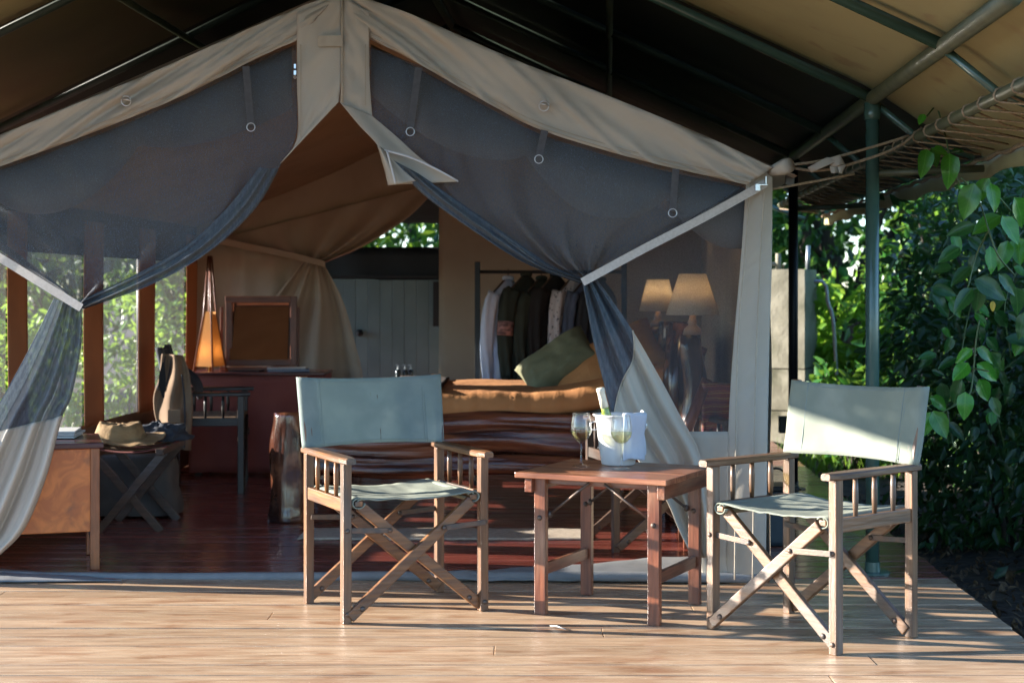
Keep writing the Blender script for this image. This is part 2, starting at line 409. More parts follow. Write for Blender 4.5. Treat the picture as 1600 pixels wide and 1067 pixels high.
class MB:
    def __init__(s): s.v = []; s.f = []
    def add(s, vs, fs):
        b = len(s.v); s.v += [Vector(v) for v in vs]; s.f += [tuple(b + i for i in f) for f in fs]; return s
    def box(s, c, d, M=None):
        c = Vector(c); x, y, z = [q / 2 for q in d]
        vs = [Vector(p) for p in ((-x, -y, -z), (x, -y, -z), (x, y, -z), (-x, y, -z), (-x, -y, z), (x, -y, z), (x, y, z), (-x, y, z))]
        if M is not None: vs = [M @ v for v in vs]
        return s.add([c + v for v in vs], [(0, 3, 2, 1), (4, 5, 6, 7), (0, 1, 5, 4), (1, 2, 6, 5), (2, 3, 7, 6), (3, 0, 4, 7)])
    def bar(s, a, b, w, h, up=(0, 0, 1)):
        """bar from a to b, w wide (across) and h high (along up)"""
        a = Vector(a); b = Vector(b); d = (b - a); L = d.length; d.normalize()
        up = Vector(up)
        x = d.cross(up)
        if x.length < 1e-4: x = d.cross(Vector((0, 1, 0)))
        x.normalize(); z = x.cross(d)
        M = Matrix((x, d, z)).transposed()
        return s.box((a + b) / 2, (w, L, h), M)
    def loft(s, rings, cap=True, closed=True):
        n = len(rings[0]); b = len(s.v)
        for r in rings: s.v += [Vector(p) for p in r]
        for i in range(len(rings) - 1):
            for j in range(n if closed else n - 1):
                k = (j + 1) % n
                s.f.append((b + i * n + j, b + i * n + k, b + (i + 1) * n + k, b + (i + 1) * n + j))
        if cap and closed:
            s.f.append(tuple(b + j for j in reversed(range(n))))
            e = b + (len(rings) - 1) * n
            s.f.append(tuple(e + j for j in range(n)))
        return s
    def tube(s, pts, r, seg=8, cap=True, rfn=None):
        pts = [Vector(p) for p in pts]
        rings = []; prev = None
        for i, p in enumerate(pts):
            d = (pts[min(i + 1, len(pts) - 1)] - pts[max(i - 1, 0)])
            if d.length < 1e-9: d = Vector((0, 0, 1))
            d.normalize()
            if prev is None:
                a = d.cross(Vector((0, 0, 1)))
                if a.length < 1e-3: a = d.cross(Vector((1, 0, 0)))
            else:
                a = prev - d * prev.dot(d)
            a.normalize(); prev = a; bb = d.cross(a)
            rr = r[i] if isinstance(r, (list, tuple)) else r
            ring = []
            for j in range(seg):
                th = 2 * math.pi * j / seg
                q = rr * (rfn(i / (len(pts) - 1), th, p) if rfn else 1)
                ring.append(p + (a * math.cos(th) + bb * math.sin(th)) * q)
            rings.append(ring)
        return s.loft(rings, cap)
    def lathe(s, prof, c=(0, 0, 0), seg=24, M=None, cap=True):
        c = Vector(c); rings = []
        for r, z in prof:
            ring = []
            for j in range(seg):
                th = 2 * math.pi * j / seg
                v = Vector((r * math.cos(th), r * math.sin(th), z))
                if M is not None: v = M @ v
                ring.append(c + v)
            rings.append(ring)
        return s.loft(rings, cap)
    def grid(s, fn, nu, nv):
        b = len(s.v)
        for j in range(nv + 1):
            for i in range(nu + 1): s.v.append(Vector(fn(i / nu, j / nv)))
        for j in range(nv):
            for i in range(nu):
                q = b + j * (nu + 1) + i
                s.f.append((q, q + 1, q + nu + 2, q + nu + 1))
        return s
    def torus(s, c, Rr, r, ax=(0, 1, 0), seg=16, sec=6, half=False):
        ax = Vector(ax).normalized(); a = ax.orthogonal().normalized(); b = ax.cross(a); c = Vector(c)
        pts = [c + (a * math.cos(t) + b * math.sin(t)) * Rr for t in [2 * math.pi * i / seg for i in range(seg + 1)]]
        return s.tube(pts, r, sec)
    def build(s, name, m, parent=None, smooth=False, bevel=0., solid=0., world=True, angle=None):
        off = Vector((0, 0, 0))
        if parent is not None and world:
            p = parent
            while p.parent is not None: p = p.parent
            off = OFF.get(p, off)
        me = bpy.data.meshes.new(name)
        me.from_pydata([v - off for v in s.v], [], s.f)
        me.materials.append(MATS[m])
        if smooth: me.polygons.foreach_set('use_smooth', [True] * len(me.polygons))
        me.update()
        o = bpy.data.objects.new(name, me)
        col.objects.link(o)
        if parent is not None: o.parent = parent
        else: OFF[o] = Vector((0, 0, 0))
        if solid:
            md = o.modifiers.new('thickness', 'SOLIDIFY'); md.thickness = solid; md.offset = 0
        if bevel:
            md = o.modifiers.new('edge', 'BEVEL'); md.width = bevel; md.segments = 2; md.limit_method = 'ANGLE'; md.angle_limit = R(40)
        return o

def nz(x, y=0., z=0.): return noise.noise(Vector((x, y, z)))

# ================================================================== GROUND, DECK
g = MB()
def gfn(s, t):
    # dense near the tent, reaching the horizon
    x = math.copysign(abs(2 * s - 1) ** 3.2, 2 * s - 1) * 260 + 1.5
    y = math.copysign(abs(2 * t - 1) ** 3.2, 2 * t - 1) * 260 + 9
    z = -.16 + .05 * nz(x * .9, y * .9) + .02 * nz(x * 4, y * 4)
    return (x, y, z)
g.grid(gfn, 110, 110)
tag(g.build('ground', 'soil', smooth=True), kind='structure')

deck = empty('deck', (0, 6, 0), kind='structure')
def edge_x(Y): return 1.778 + .043 * (Y - 5.556)
sub = MB()
for xx in (-5, -3.4, -1.8, -.2, 1.4):
    sub.box((xx, 7.4, -.1), (.08, 11.2, .12))
sub.build('joist', 'joist', deck)
yy = 1.9
PW = .141
row = 0
while yy < 12.9:
    yc = yy + PW / 2
    inside = yc > 6.665
    x0, x1 = -5.6, edge_x(yc) + random.uniform(-.004, .004)
    cuts = [x0] + sorted(random.uniform(-2.6, 1.2) for _ in range((0, 1, 0, 1, 1)[row % 5])) + [x1]
    for a, b in zip(cuts, cuts[1:]):
        if b - a < .15: continue
        m_ = 'floor_inside' if inside else 'deck_outside'
        dz = random.uniform(-.0018, .0012)
        pb = MB(); pb.box((0, 0, 0), (b - a - .002, PW - .0050, .026))
        o = pb.build('plank', m_, deck, bevel=.0022, world=False)
        o.location = ((a + b) / 2, yc - 6, -.013 + dz)
    yy += PW; row += 1

# ================================================================== TENT
tent = empty('safari_tent', T(0, 0, 0), label='beige canvas safari tent with grey mesh front and tied back door flaps', cat='tent')
UW, ZE, ZA, VD = 1.78, 1.70, 2.448, 4.5
def px_path(pts, n): return [p.to_2d() for p in catmull([Vector((x, y, 0)) for x, y in pts], n)]
def cloth(name, left, right, m_, off, nu=40, nv=40, parent=None, v0=0., solid=0.):
    """cloth strung between two outlines given in photo pixels on the tent plane v0; off(s,t) pulls it forward in metres"""
    A = px_path(left, nv + 1); B = px_path(right, nv + 1)
    mb = MB()
    def fn(s, t):
        k = min(nv, int(round(t * nv)))
        q = A[k].lerp(B[k], s)
        return PT(q.x, q.y, v0 - off(s, t))
    mb.grid(fn, nu, nv)
    return mb.build(name, m_, parent or tent, smooth=True, solid=solid)

# roof: outer sheet and brown liner
for sgn in (-1, 1):
    mb = MB()
    def rf(s, t, sgn=sgn):
        u = sgn * (UW + .10) * s; z = ZA - (ZA - ZE) * (UW + .10) / UW * s
        sag = .03 * math.sin(math.pi * s) * math.sin(math.pi * ((t * 3) % 1))
        return T(u, -.04 + (VD + .1) * t, z + .012 - sag)
    mb.grid(rf, 20, 36).build('roof_panel', 'canvas', tent, smooth=True)
    mb = MB()
    def rl(s, t, sgn=sgn):
        u = sgn * UW * s; z = ZA - (ZA - ZE) * s - .05
        return T(u, .03 + (VD - .04) * t, z - .035 * math.sin(math.pi * s) * abs(math.sin(math.pi * 2.5 * t)) - .006 * nz(s * 4, t * 30))
    mb.grid(rl, 24, 60).build('roof_liner', 'canvas_inner', tent, smooth=True)
# right side wall
mb = MB(); mb.grid(lambda s, t: T(UW - .004 + .012 * nz(s * 9, t * 3), .02 + VD * s, ZE * t), 40, 14).build('side_wall', 'canvas', tent, smooth=True)
mb = MB(); mb.grid(lambda s, t: T(UW - .03, .03 + (VD - .05) * s, ZE * t), 20, 8).build('wall_liner', 'canvas_drape', tent, smooth=True)
# left side wall: sill, lintel, brown pillars, mesh panes
mb = MB(); mb.grid(lambda s, t: T(-UW + .012 * nz(s * 9, t * 3), .02 + VD * s, .46 * t), 30, 6).build('side_wall', 'sill_cloth', tent, smooth=True)
mb = MB(); mb.grid(lambda s, t: T(-UW + .004, .02 + VD * s, 1.395 + .31 * t), 30, 3).build('lintel', 'lintel_cloth', tent, smooth=True)
pil = [(-.02, .16), (.90, 1.16), (2.02, 2.36), (3.05, 3.40), (4.15, 4.5)]
for a, b in pil:
    mb = MB(); mb.grid(lambda s, t: T(-UW + .012 + .003 * math.sin(t * 5 + a), a + (b - a) * s, .45 + 1.14 * t), 6, 16).build('wall_pillar', 'canvas_pillar', tent, smooth=True, solid=.004)
for (a, b), (c, d) in zip(pil, pil[1:]):
    mb = MB(); mb.grid(lambda s, t: T(-UW - .006 + .006 * nz(s * 3, t * 3, a), b - .02 + (c - b + .04) * s, .44 + 1.16 * t), 10, 12).build('mesh_pane', 'mesh_side', tent, smooth=True)

# --- front gable canvas
def wr(fx, fy, a, k=0.):
    """wrinkles running slantwise, fx/fy set the direction"""
    return lambda s, t: a * (nz(s * fx + t * fy + k, t * 1.3, k) + .5 * nz(s * fx * 2.3 + t * fy * 2.1, t * 2, k + 4))
cloth('gable_band', [(533, -14), (420, 32), (250, 108), (100, 170), (0, 211), (-140, 268)],
      [(463, 64), (400, 92), (280, 152), (150, 205), (0, 260), (-140, 303)], 'canvas',
      lambda s, t: .055 + .014 * (1 - s) + .030 * nz(s * 2.6 - t * 7, t * 3 + s, 2) + .026 * (.4 - 2 * abs(nz(s * 3.6 - t * 11, t * 3, 5))) + .010 * nz(s * 9 - t * 24, t * 4, 3) + .006 * nz(s * 9 - t * 40, t * 5, 2), 14, 110, solid=.003)
cloth('gable_band', [(533, -14), (640, 22), (800, 92), (950, 150), (1100, 212), (1207, 262)],
      [(575, 60), (640, 92), (760, 160), (850, 205), (1000, 250), (1168, 289)], 'canvas',
      lambda s, t: .055 + .014 * (1 - s) + .030 * nz(s * 2.6 - t * 7, t * 3 + s, 12) + .026 * (.4 - 2 * abs(nz(s * 3.6 - t * 11, t * 3, 15))) + .010 * nz(s * 9 - t * 24, t * 4, 13) + .006 * nz(s * 9 - t * 40, t * 5, 12), 14, 110, solid=.003)
cloth('door_facing', [(464, 20), (464, 120), (464, 215), (438, 256)], [(534, -6), (534, 60), (534, 118), (529, 160)], 'canvas',
      lambda s, t: .075 + .014 * nz(s * 2 - t * 4, s * 2 + t * 5, 7), 16, 40, solid=.003)
cloth('door_facing', [(535, -6), (535, 60), (534, 118), (531, 160)], [(577, 20), (577, 75), (578, 130), (582, 186)], 'canvas',
      lambda s, t: .072 + .014 * nz(s * 2 - t * 4, s * 2 + t * 5, 17), 12, 40, solid=.003)
cloth('door_facing', [(531, 160), (560, 195), (590, 228), (598, 255), (606, 289)], [(580, 180), (620, 214), (660, 250), (690, 268), (716, 284)], 'canvas',
      lambda s, t: .085 + .05 * t + .022 * math.sin(s * 5 + t * 2) * (.2 + t), 14, 26, solid=.003)
cloth('door_cuff', [(590, 228), (600, 262), (607, 290)], [(598, 232), (626, 262), (650, 283)], 'canvas',
      lambda s, t: .155 + .02 * math.sin(s * 5), 10, 14, solid=.003)
for hem, dy in (([(463, 64), (400, 92), (280, 152), (150, 205), (0, 260), (-140, 303)], -4), ([(575, 60), (640, 92), (760, 160), (850, 205), (1000, 250), (1168, 289)], -4)):
    for dd in (0, -6):
        mb = MB(); mb.tube([PT(x, y + dy + dd, -.066 - .002 * (dd == 0)) for x, y in px_path(hem, 60)], .0016, 5).build('stitch_line', 'canvas_edge', tent, smooth=True)
for x, ya, yb in ((470, 70, 215), (571, 70, 165)):
    mb = MB(); mb.tube([PT(x, ya + (yb - ya) * i / 14, -.088) for i in range(15)], .0016, 5).build('stitch_line', 'canvas_edge', tent, smooth=True)
# centre seam and zip
mb = MB(); mb.tube([PT(534.5, y, -.092) for y in (-10, 40, 90, 130, 160)], .0045, 6).build('seam', 'canvas_edge', tent, smooth=True)
cloth('zip', [(600, 233), (640, 244), (680, 262), (716, 282)], [(602, 237), (642, 248), (681, 266), (716, 285)], 'zip_white', lambda s, t: .165, 2, 14, solid=.002)
cloth('zip', [(603, 236), (610, 262), (616, 287)], [(606, 236), (613, 262), (619, 287)], 'zip_white', lambda s, t: .19, 2, 8, solid=.002)
mb = MB(); a = PT(461, 104, -.10); mb.box(a, (.008, .006, .018)); mb.box(PT(461, 114, -.10), (.010, .005, .018)); mb.torus(PT(461, 121, -.10), .005, .0015)
mb.build('zip_pull', 'steel', tent)
mb = MB(); mb.torus(PT(522, 163, -.04), .008, .002).build('zip_pull', 'steel', tent, smooth=True)
mb = MB(); mb.grid(lambda s, t: PT(497 + 37 * s, 56 + 17 * t, -.096), 2, 2).build('patch', 'canvas_edge', tent, solid=.002)

# --- fixed mesh at both sides of the door
def flatmesh(name, x0, x1, hemL, y1, m_='mesh_window', off=.0, k=0):
    top = px_path(hemL, 31)
    mb = MB()
    def fn(s, t):
        q = top[int(round(s * 30))]
        return PT(q.x, q.y + (y1 - q.y) * t, -off - .006 * nz(s * 3, t * 3, k))
    return mb.grid(fn, 30, 20).build(name, m_, tent, smooth=True)
cloth('mesh_panel', [(926, 436), (960, 480), (995, 560), (1068, 678)], [(1168, 286), (1158, 400), (1148, 540), (1140, 678)], 'mesh_window', lambda s, t: .006 * nz(s * 3, t * 3), 24, 30)
flatmesh('mesh_panel', 0, 0, [(-140, 296), (-60, 275), (-6, 258)], 690, k=5)

# --- right door flap: mesh upper part gathered at the tie, then falling and spreading
def pleat(A, n, ph, tp=1.):
    return lambda s, t: A * (t ** tp) * math.sin(n * 2 * math.pi * s ** .85 + ph + 2.2 * t)
fr = pleat(.034, 5.2, .5)
cloth('door_mesh', [(577, 74), (578, 150), (600, 232), (660, 300), (730, 350), (820, 408), (908, 440)],
      [(1166, 288), (1130, 312), (1082, 342), (1030, 371), (988, 394), (955, 414), (930, 436)], 'mesh_cloth',
      lambda s, t: -.025 + .06 * min(1, t * 5) + fr(s, t) * (1 - .5 * s) + .10 * math.exp(-((s - .10 - .05 * math.sin(t * 5)) / .10) ** 2) * t * (1.2 - t) + .02 * nz(s * 5, t * 2, 1) + .05 * t + .022 * nz(s * 11 + t, t * 1.6, 4) + .013 * nz(s * 24 + t * 3, t * 3, 2), 90, 60)
# wide rolled hem of the gathered edge
cloth('door_mesh_hem', [(606, 246), (660, 303), (730, 354), (820, 411), (906, 443)], [(655, 272), (722, 318), (800, 372), (860, 414), (914, 436)], 'mesh_gathered',
      lambda s, t: .10 + .055 * math.sin(math.pi * s) * (1.05 - t) + .012 * math.sin(s * 14 + t * 3), 26, 50)
RA_ = px_path([(909, 438), (917, 480), (926, 530), (941, 590), (956, 645), (984, 700), (1038, 776), (1060, 826), (1082, 870)], 91)
RB_ = px_path([(932, 436), (960, 474), (992, 522), (1030, 588), (1062, 648), (1092, 706), (1106, 780), (1111, 826), (1114, 872)], 91)
def fallR(s, t):
    g = math.exp(-((t - .0) / .16) ** 2)
    return .10 + (.034 * math.sin(s * 15 + 1.5 * t) + .014 * math.sin(s * 31 + 1)) * (.55 + .45 * g) + .030 * math.sin(s * 4.5 + t * 3) * t + .012 * nz(s * 5, t * 7, 3)
seamR = lambda s: .47 - .27 * s - .02 * math.sin(s * 6)
def fall_right(name, m_, t0f, t1f, extra=0., solid=0.):
    mb = MB()
    def fn(s, t):
        tt = t0f(s) + (t1f(s) - t0f(s)) * t
        i = tt * 90; k = min(89, int(i)); f = i - k
        a = RA_[k].lerp(RA_[k + 1], f); b = RB_[k].lerp(RB_[k + 1], f); q = a.lerp(b, s)
        return PT(q.x, q.y, -fallR(s, tt) - extra)
    return mb.grid(fn, 80, 44).build(name, m_, tent, smooth=True, solid=solid)
fall_right('door_mesh_fall', 'mesh_gathered', lambda s: 0., lambda s: seamR(s) + .01)
fall_right('door_canvas', 'canvas', seamR, lambda s: 1., .004, .003)
pts = []
for i in range(30):
    s_ = i / 29; tt = seamR(s_); k = int(tt * 90); f_ = tt * 90 - k; q = RA_[k].lerp(RA_[k + 1], f_).lerp(RB_[k].lerp(RB_[k + 1], f_), s_); pts.append(PT(q.x, q.y, -fallR(s_, tt) - .008))
mb = MB(); mb.tube(pts, .004, 6).build('seam', 'canvas_edge', tent, smooth=True)
# --- left door flap
fl = pleat(.034, 5.0, 1.4)
cloth('door_mesh', [(462, 70), (464, 140), (462, 215), (436, 262), (400, 322), (330, 388), (240, 440), (130, 482)],
      [(-150, 304), (-130, 322), (-95, 342), (-45, 372), (10, 404), (60, 434), (95, 455), (114, 474)], 'mesh_cloth',
      lambda s, t: -.025 + .06 * min(1, t * 5) + fl(s, t) * (1 - .5 * s) + .08 * math.exp(-((s - .12) / .10) ** 2) * t * (1.2 - t) + .02 * nz(s * 5, t * 2, 9) + .05 * t + .022 * nz(s * 11 + t, t * 1.6, 4) + .013 * nz(s * 24 + t * 3, t * 3, 2), 90, 60)
cloth('door_mesh_hem', [(436, 264), (400, 325), (330, 391), (240, 443), (128, 484)], [(405, 262), (350, 330), (285, 388), (205, 432), (122, 470)], 'mesh_gathered',
      lambda s, t: .10 + .055 * math.sin(math.pi * s) * (1.05 - t) + .012 * math.sin(s * 14 + t * 3), 26, 50)
def fallL(s, t):
    return .12 + (.050 * math.sin(s * 21 + 1.2 * t + .4) + .022 * math.sin(s * 39 + 2)) * (.35 + .65 * t) * (1 - .35 * t * t) + .06 * t
LEFT_O = [(84, 466), (48, 540), (10, 610), (-35, 690), (-75, 770), (-110, 850), (-130, 905)]
RIGHT_O = [(128, 482), (127, 540), (112, 618), (96, 655), (72, 745), (38, 826), (-6, 872)]
A_ = px_path(LEFT_O, 91); B_ = px_path(RIGHT_O, 91)
def fall_part(name, m_, t0f, t1f, extra=0., solid=0.):
    mb = MB()
    def fn(s, t):
        tt = t0f(s) + (t1f(s) - t0f(s)) * t
        i = tt * 90; k = min(89, int(i)); f = i - k
        a = A_[k].lerp(A_[k + 1], f); b = B_[k].lerp(B_[k + 1], f); q = a.lerp(b, s)
        return PT(q.x, q.y, -fallL(s, tt) - extra)
    return mb.grid(fn, 90, 44).build(name, m_, tent, smooth=True, solid=solid)
seamL = lambda s: .50 - .09 * s
fall_part('door_mesh_fall', 'mesh_gathered', lambda s: 0., lambda s: seamL(s) + .01)
fall_part('door_canvas', 'canvas', seamL, lambda s: 1., .004, .003)
# --- tie-back straps
def strap(name, pts, wpx, off, m_='strap', th=.003):
    mb = MB()
    P2 = px_path(pts, 16)
    rings = []
    for i, q in enumerate(P2):
        d = (P2[min(15, i + 1)] - P2[max(0, i - 1)]).normalized(); n = Vector((-d.y, d.x)) * wpx / 2
        o_ = off(i / 15) if callable(off) else off
        a, b = q + n, q - n
        rings.append([PT(a.x, a.y, -o_), PT(b.x, b.y, -o_), PT(b.x, b.y, -o_ + th), PT(a.x, a.y, -o_ + th)])
    mb.loft(rings)
    return mb.build(name, m_, tent)
strap('tie_strap', [(910, 441), (1000, 392), (1100, 340), (1196, 287)], 13, lambda t: .16 - .10 * t)
strap('tie_strap', [(127, 481), (60, 440), (0, 403), (-140, 320)], 13, lambda t: .20 - .12 * t)
strap('tie_strap', [(104, 462), (50, 420), (0, 384), (-140, 300)], 11, lambda t: .03, 'strap_dark')
# tie loops round the gathers, toggles on the corner
mb = MB(); mb.box(PT(1193, 289, -.075), (.035, .012, .008)); mb.box(PT(1197, 283, -.07), (.006, .012, .04)); mb.box(PT(1184, 293, -.075), (.02, .012, .03)); mb.build('toggle', 'steel', tent, bevel=.002)
# hanging straps with D rings (for the rolled blinds)
for (xa, ya, xb, yb) in ((384, 104, 392, 196), (654, 106, 641, 203), (851, 204, 842, 246), (1056, 264, 1051, 330)):
    strap('blind_strap', [(xa, ya), ((xa + xb) / 2, (ya + yb) / 2), (xb, yb)], 11, .085, 'strap_dark')
    mb = MB(); mb.torus(PT(xb, yb + 3, -.09), .017, .0022, EV, 20).build('strap_ring', 'steel', tent, smooth=True)
for x, y in ((197, 158), (850, 166)):
    pass
    mb = MB(); mb.torus(PT(x, y, -.115), .020, .0028, EV + Vector((0, 0, .2)), 20)
    mb.bar(PT(x - 7, y - 4, -.118), PT(x + 7, y - 1, -.118), .006, .006)
    mb.build('d_ring', 'steel', tent, smooth=True)
    mb = MB(); mb.grid(lambda s, t: PT(x - 6 + 12 * s, y - 9 + 9 * t, -.108 + .004 * t), 2, 2).build('ring_tab', 'canvas', tent, solid=.003)
# rolled-up blinds hanging inside behind the mesh
def blind(hem, nodes, amp, base, k):
    top = px_path(hem, 81)
    mb = MB(); rings = []
    for i in range(81):
        s = i / 80
        h = base
        for a, b in zip(nodes, nodes[1:]):
            if a <= s <= b: h = base + amp * math.sin(math.pi * (s - a) / (b - a)) ** .8
        q = top[i]; ring = []
        for j in range(14):
            th = 2 * math.pi * j / 14
            yy_ = q.y + 4 + h * (.5 - .5 * math.cos(th))
            dv = .15 + (.035 + .0006 * h) * math.sin(th) + .012 * nz(s * 14, yy_ * .05, k)
            ring.append(PT(q.x, yy_, dv))
        rings.append(ring)
    mb.loft(rings).build('rolled_blind', 'blind_cloth', tent, smooth=True)
blind([(580, 66), (640, 96), (760, 163), (850, 208), (1000, 254), (1164, 290)], [-.1, .44, .80, 1.1], 58, 42, 3)
blind([(456, 70), (400, 96), (280, 155), (150, 208), (0, 262), (-130, 302)], [-.3, .42, .80, 1.2], 58, 40, 9)
# --- right front corner and the solid panel under the mesh
cloth('corner_panel', [(1166, 284), (1158, 400), (1146, 540), (1138, 676), (1134, 905)], [(1207, 262), (1206, 400), (1202, 540), (1199, 700), (1196, 905)], 'canvas',
      lambda s, t: .016 + .010 * nz(s * 1.5 + t * 26, t * 4, 3) + .014 * math.sin(s * 3) + .01 * nz(t * 4, s, 8), 18, 120, solid=.003)
mb = MB(); mb.grid(lambda s, t: PT(1064 + 34 * t + (74 - 34 * t) * s, 674 + 231 * t, -.012 - .012 * nz(s * 2 + t, t * 2, 6)), 20, 20).build('skirt_panel', 'canvas', tent, smooth=True, solid=.003)
mb = MB(); mb.grid(lambda s, t: PT(-140 + 132 * s, 688 + 215 * t, -.010), 14, 10).build('skirt_panel', 'canvas', tent, smooth=True, solid=.003)
for pts in ([(1172, 282), (1164, 400), (1152, 560), (1148, 905)], [(1196, 285), (1188, 400), (1180, 620), (1176, 905)]):
    mb = MB(); mb.tube([PT(x, y, -.050) for x, y in px_path(pts, 30)], .0035, 6).build('seam', 'canvas_edge', tent, smooth=True)
# --- back wall: gable, right panel, gathered left drape
VB = VD - .06
def backflat(name, quad, k=0, amp=.01, m_='canvas_drape'):
    a, b, c, d = [Vector(p) for p in quad]
    mb = MB()
    def fn(s, t):
        q = a.lerp(b, s).lerp(d.lerp(c, s), t)
        return PT(q.x, q.y, VB + amp * nz(s * 8, t * 1.5, k))
    return mb.grid(fn, 40, 14).build(name, m_, tent, smooth=True, solid=.004)
backflat('back_wall', [(686, 170), (1112, 350), (1112, 726), (686, 726)], 2, .02)
backflat('back_wall', [(300, 345), (700, 172), (690, 292), (300, 385)], 4, .02)
backflat('back_wall', [(296, 375), (492, 390), (440, 726), (296, 726)], 6, .03)
cloth('back_drape', [(332, 376), (390, 392), (440, 402), (476, 408)], [(692, 284), (640, 338), (570, 384), (504, 412)], 'canvas_drape',
      lambda s, t: .04 + .05 * math.sin(s * 26 + t * 3) * (.3 + .7 * t) * (1 - .5 * t) + .05 * t, 80, 30, v0=VB)
cloth('back_drape', [(474, 408), (425, 470), (370, 540), (338, 600), (330, 726)], [(506, 412), (536, 470), (556, 540), (568, 600), (566, 722)], 'canvas_drape',
      lambda s, t: .09 + (.065 * math.sin(s * 19 + 1) + .02 * math.sin(s * 41)) * (.3 + .7 * t), 80, 40, v0=VB)
mb = MB(); rings = []
for x, y in px_path([(318, 372), (400, 388), (478, 405), (508, 413)], 12):
    rings.append([PT(x, y - 5, VB - .17), PT(x, y + 5, VB - .17), PT(x, y + 5, VB - .155), PT(x, y - 5, VB - .155)])
mb.loft(rings).build('tie_strap', 'canvas_drape', tent)
# --- rolled sod cloth on the floor along the front
mb = MB(); mb.tube([PT(x, y, -.02) for x, y in px_path([(-160, 894), (0, 898), (80, 901), (300, 902), (600, 900), (900, 900), (1100, 902), (1198, 903)], 60)], .021, 10,
                   rfn=lambda s, th, p: 1 + .18 * nz(p.x * 6, th, p.y)).build('sod_roll', 'sod_cloth', tent, smooth=True)
mb = MB()
def sodf(s, t):
    x = 700 + 500 * s
    a = PZ(x, 906, .012); b = PZ(x, 903 - 33 * min(1, s * 1.5), .012)
    p = a.lerp(b, t); p.z = .012 + .03 * math.sin(math.pi * t) + .008 * nz(s * 12, t * 2); return p
mb.grid(sodf, 50, 10).build('sod_cloth', 'sod_cloth', tent, smooth=True, solid=.003)
mb = MB()
def sodg(s, t):
    x = -140 + 330 * s
    a = PZ(x, 905 + 4 * (1 - s), .010); b = PZ(x, 905 - 30 * max(0, 1 - s) ** .8, .012)
    p = a.lerp(b, t); p.z = .006 + (.02 * math.sin(math.pi * t) + .006 * nz(s * 12, t * 2, 3)) * (1 - s); return p
mb.grid(sodg, 40, 8).build('sod_cloth', 'sod_cloth', tent, smooth=True, solid=.003)
# --- rolled canvas end and tapes at the eave corner
mb = MB()
c0 = PT(1205, 268, -.02); c1 = PT(1234, 258, -.10)
mb.tube([c0, c0.lerp(c1, .4), c0.lerp(c1, .75), c1], [.022, .028, .032, .030], 12, rfn=lambda s, th, p: 1 + .10 * nz(th * 2, s * 4)).build('rolled_corner', 'canvas', tent, smooth=True)
for pts, r_ in (([(1234, 262), (1290, 266), (1395, 234), (1440, 200)], .0065), ([(1234, 258), (1290, 250), (1390, 222), (1420, 212)], .0065),
                ([(1205, 296), (1260, 286), (1335, 272)], .006)):
    mb = MB(); mb.tube([PT(x, y, .03 + .1 * i / 11) for i, (x, y) in enumerate(px_path(pts, 12))], r_, 6).build('guy_rope', 'rope', tent, smooth=True)
for quad in ([(1262, 262), (1292, 246), (1312, 250), (1268, 270)], [(1293, 248), (1312, 242), (1320, 256), (1300, 262)],
             [(1296, 260), (1308, 258), (1310, 270), (1299, 271)], [(1306, 257), (1322, 257), (1316, 272), (1311, 270)]):
    a, b, c, d = [Vector(p) for p in quad]
    mb = MB(); mb.grid(lambda s, t: PT(*(a.lerp(b, s).lerp(d.lerp(c, s), t)), .02 - .02 * math.sin(s * 3) * t), 6, 6).build('tape_end', 'canvas', tent, smooth=True, solid=.003)
mb = MB(); a, b, c, d = [Vector(p) for p in [(1228, 268), (1242, 272), (1240, 292), (1226, 288)]]
mb.grid(lambda s, t: PT(*(a.lerp(b, s).lerp(d.lerp(c, s), t)), .1 - .02 * math.sin(s * 3) * t), 6, 6).build('tape_end', 'sod_cloth', tent, smooth=True, solid=.003)

# ================================================================== FLY SHEET AND ITS FRAME
fly = empty('fly_sheet', T(0, 2, 3), label='tan canvas fly sheet stretched over the tent on olive pipes', cat='fly sheet')
UP, ZP = 2.233, 2.02                              # eave purlin
SL = .475
RV = [.27 + 1.46 * i for i in range(-2, 5)]
prof = [(0, ZP + SL * UP + .05), (UP * .5, ZP + SL * UP * .5 + .05), (UP, ZP + .05), (2.48, 1.90), (2.72, 1.765)]
V0, V1 = -2.1, 5.5
def fly_pt(sgn, w_, v):
    L = [0]
    for a, b in zip(prof, prof[1:]): L.append(L[-1] + math.dist(a, b))
    s = w_ * L[-1 if sgn > 0 else -2]; k = 0              # unseen left eave shaped shorter so the low sun reaches the right chair
    while k < len(prof) - 2 and L[k + 1] < s: k += 1
    f = (s - L[k]) / (L[k + 1] - L[k])
    u = prof[k][0] + (prof[k + 1][0] - prof[k][0]) * f; z = prof[k][1] + (prof[k + 1][1] - prof[k][1]) * f
    ph = ((v - .27) / 1.46) % 1
    sag = .03 * math.sin(math.pi * ph) * math.sin(math.pi * min(1, w_ * 1.1))
    return T(sgn * u, v, z - sag)
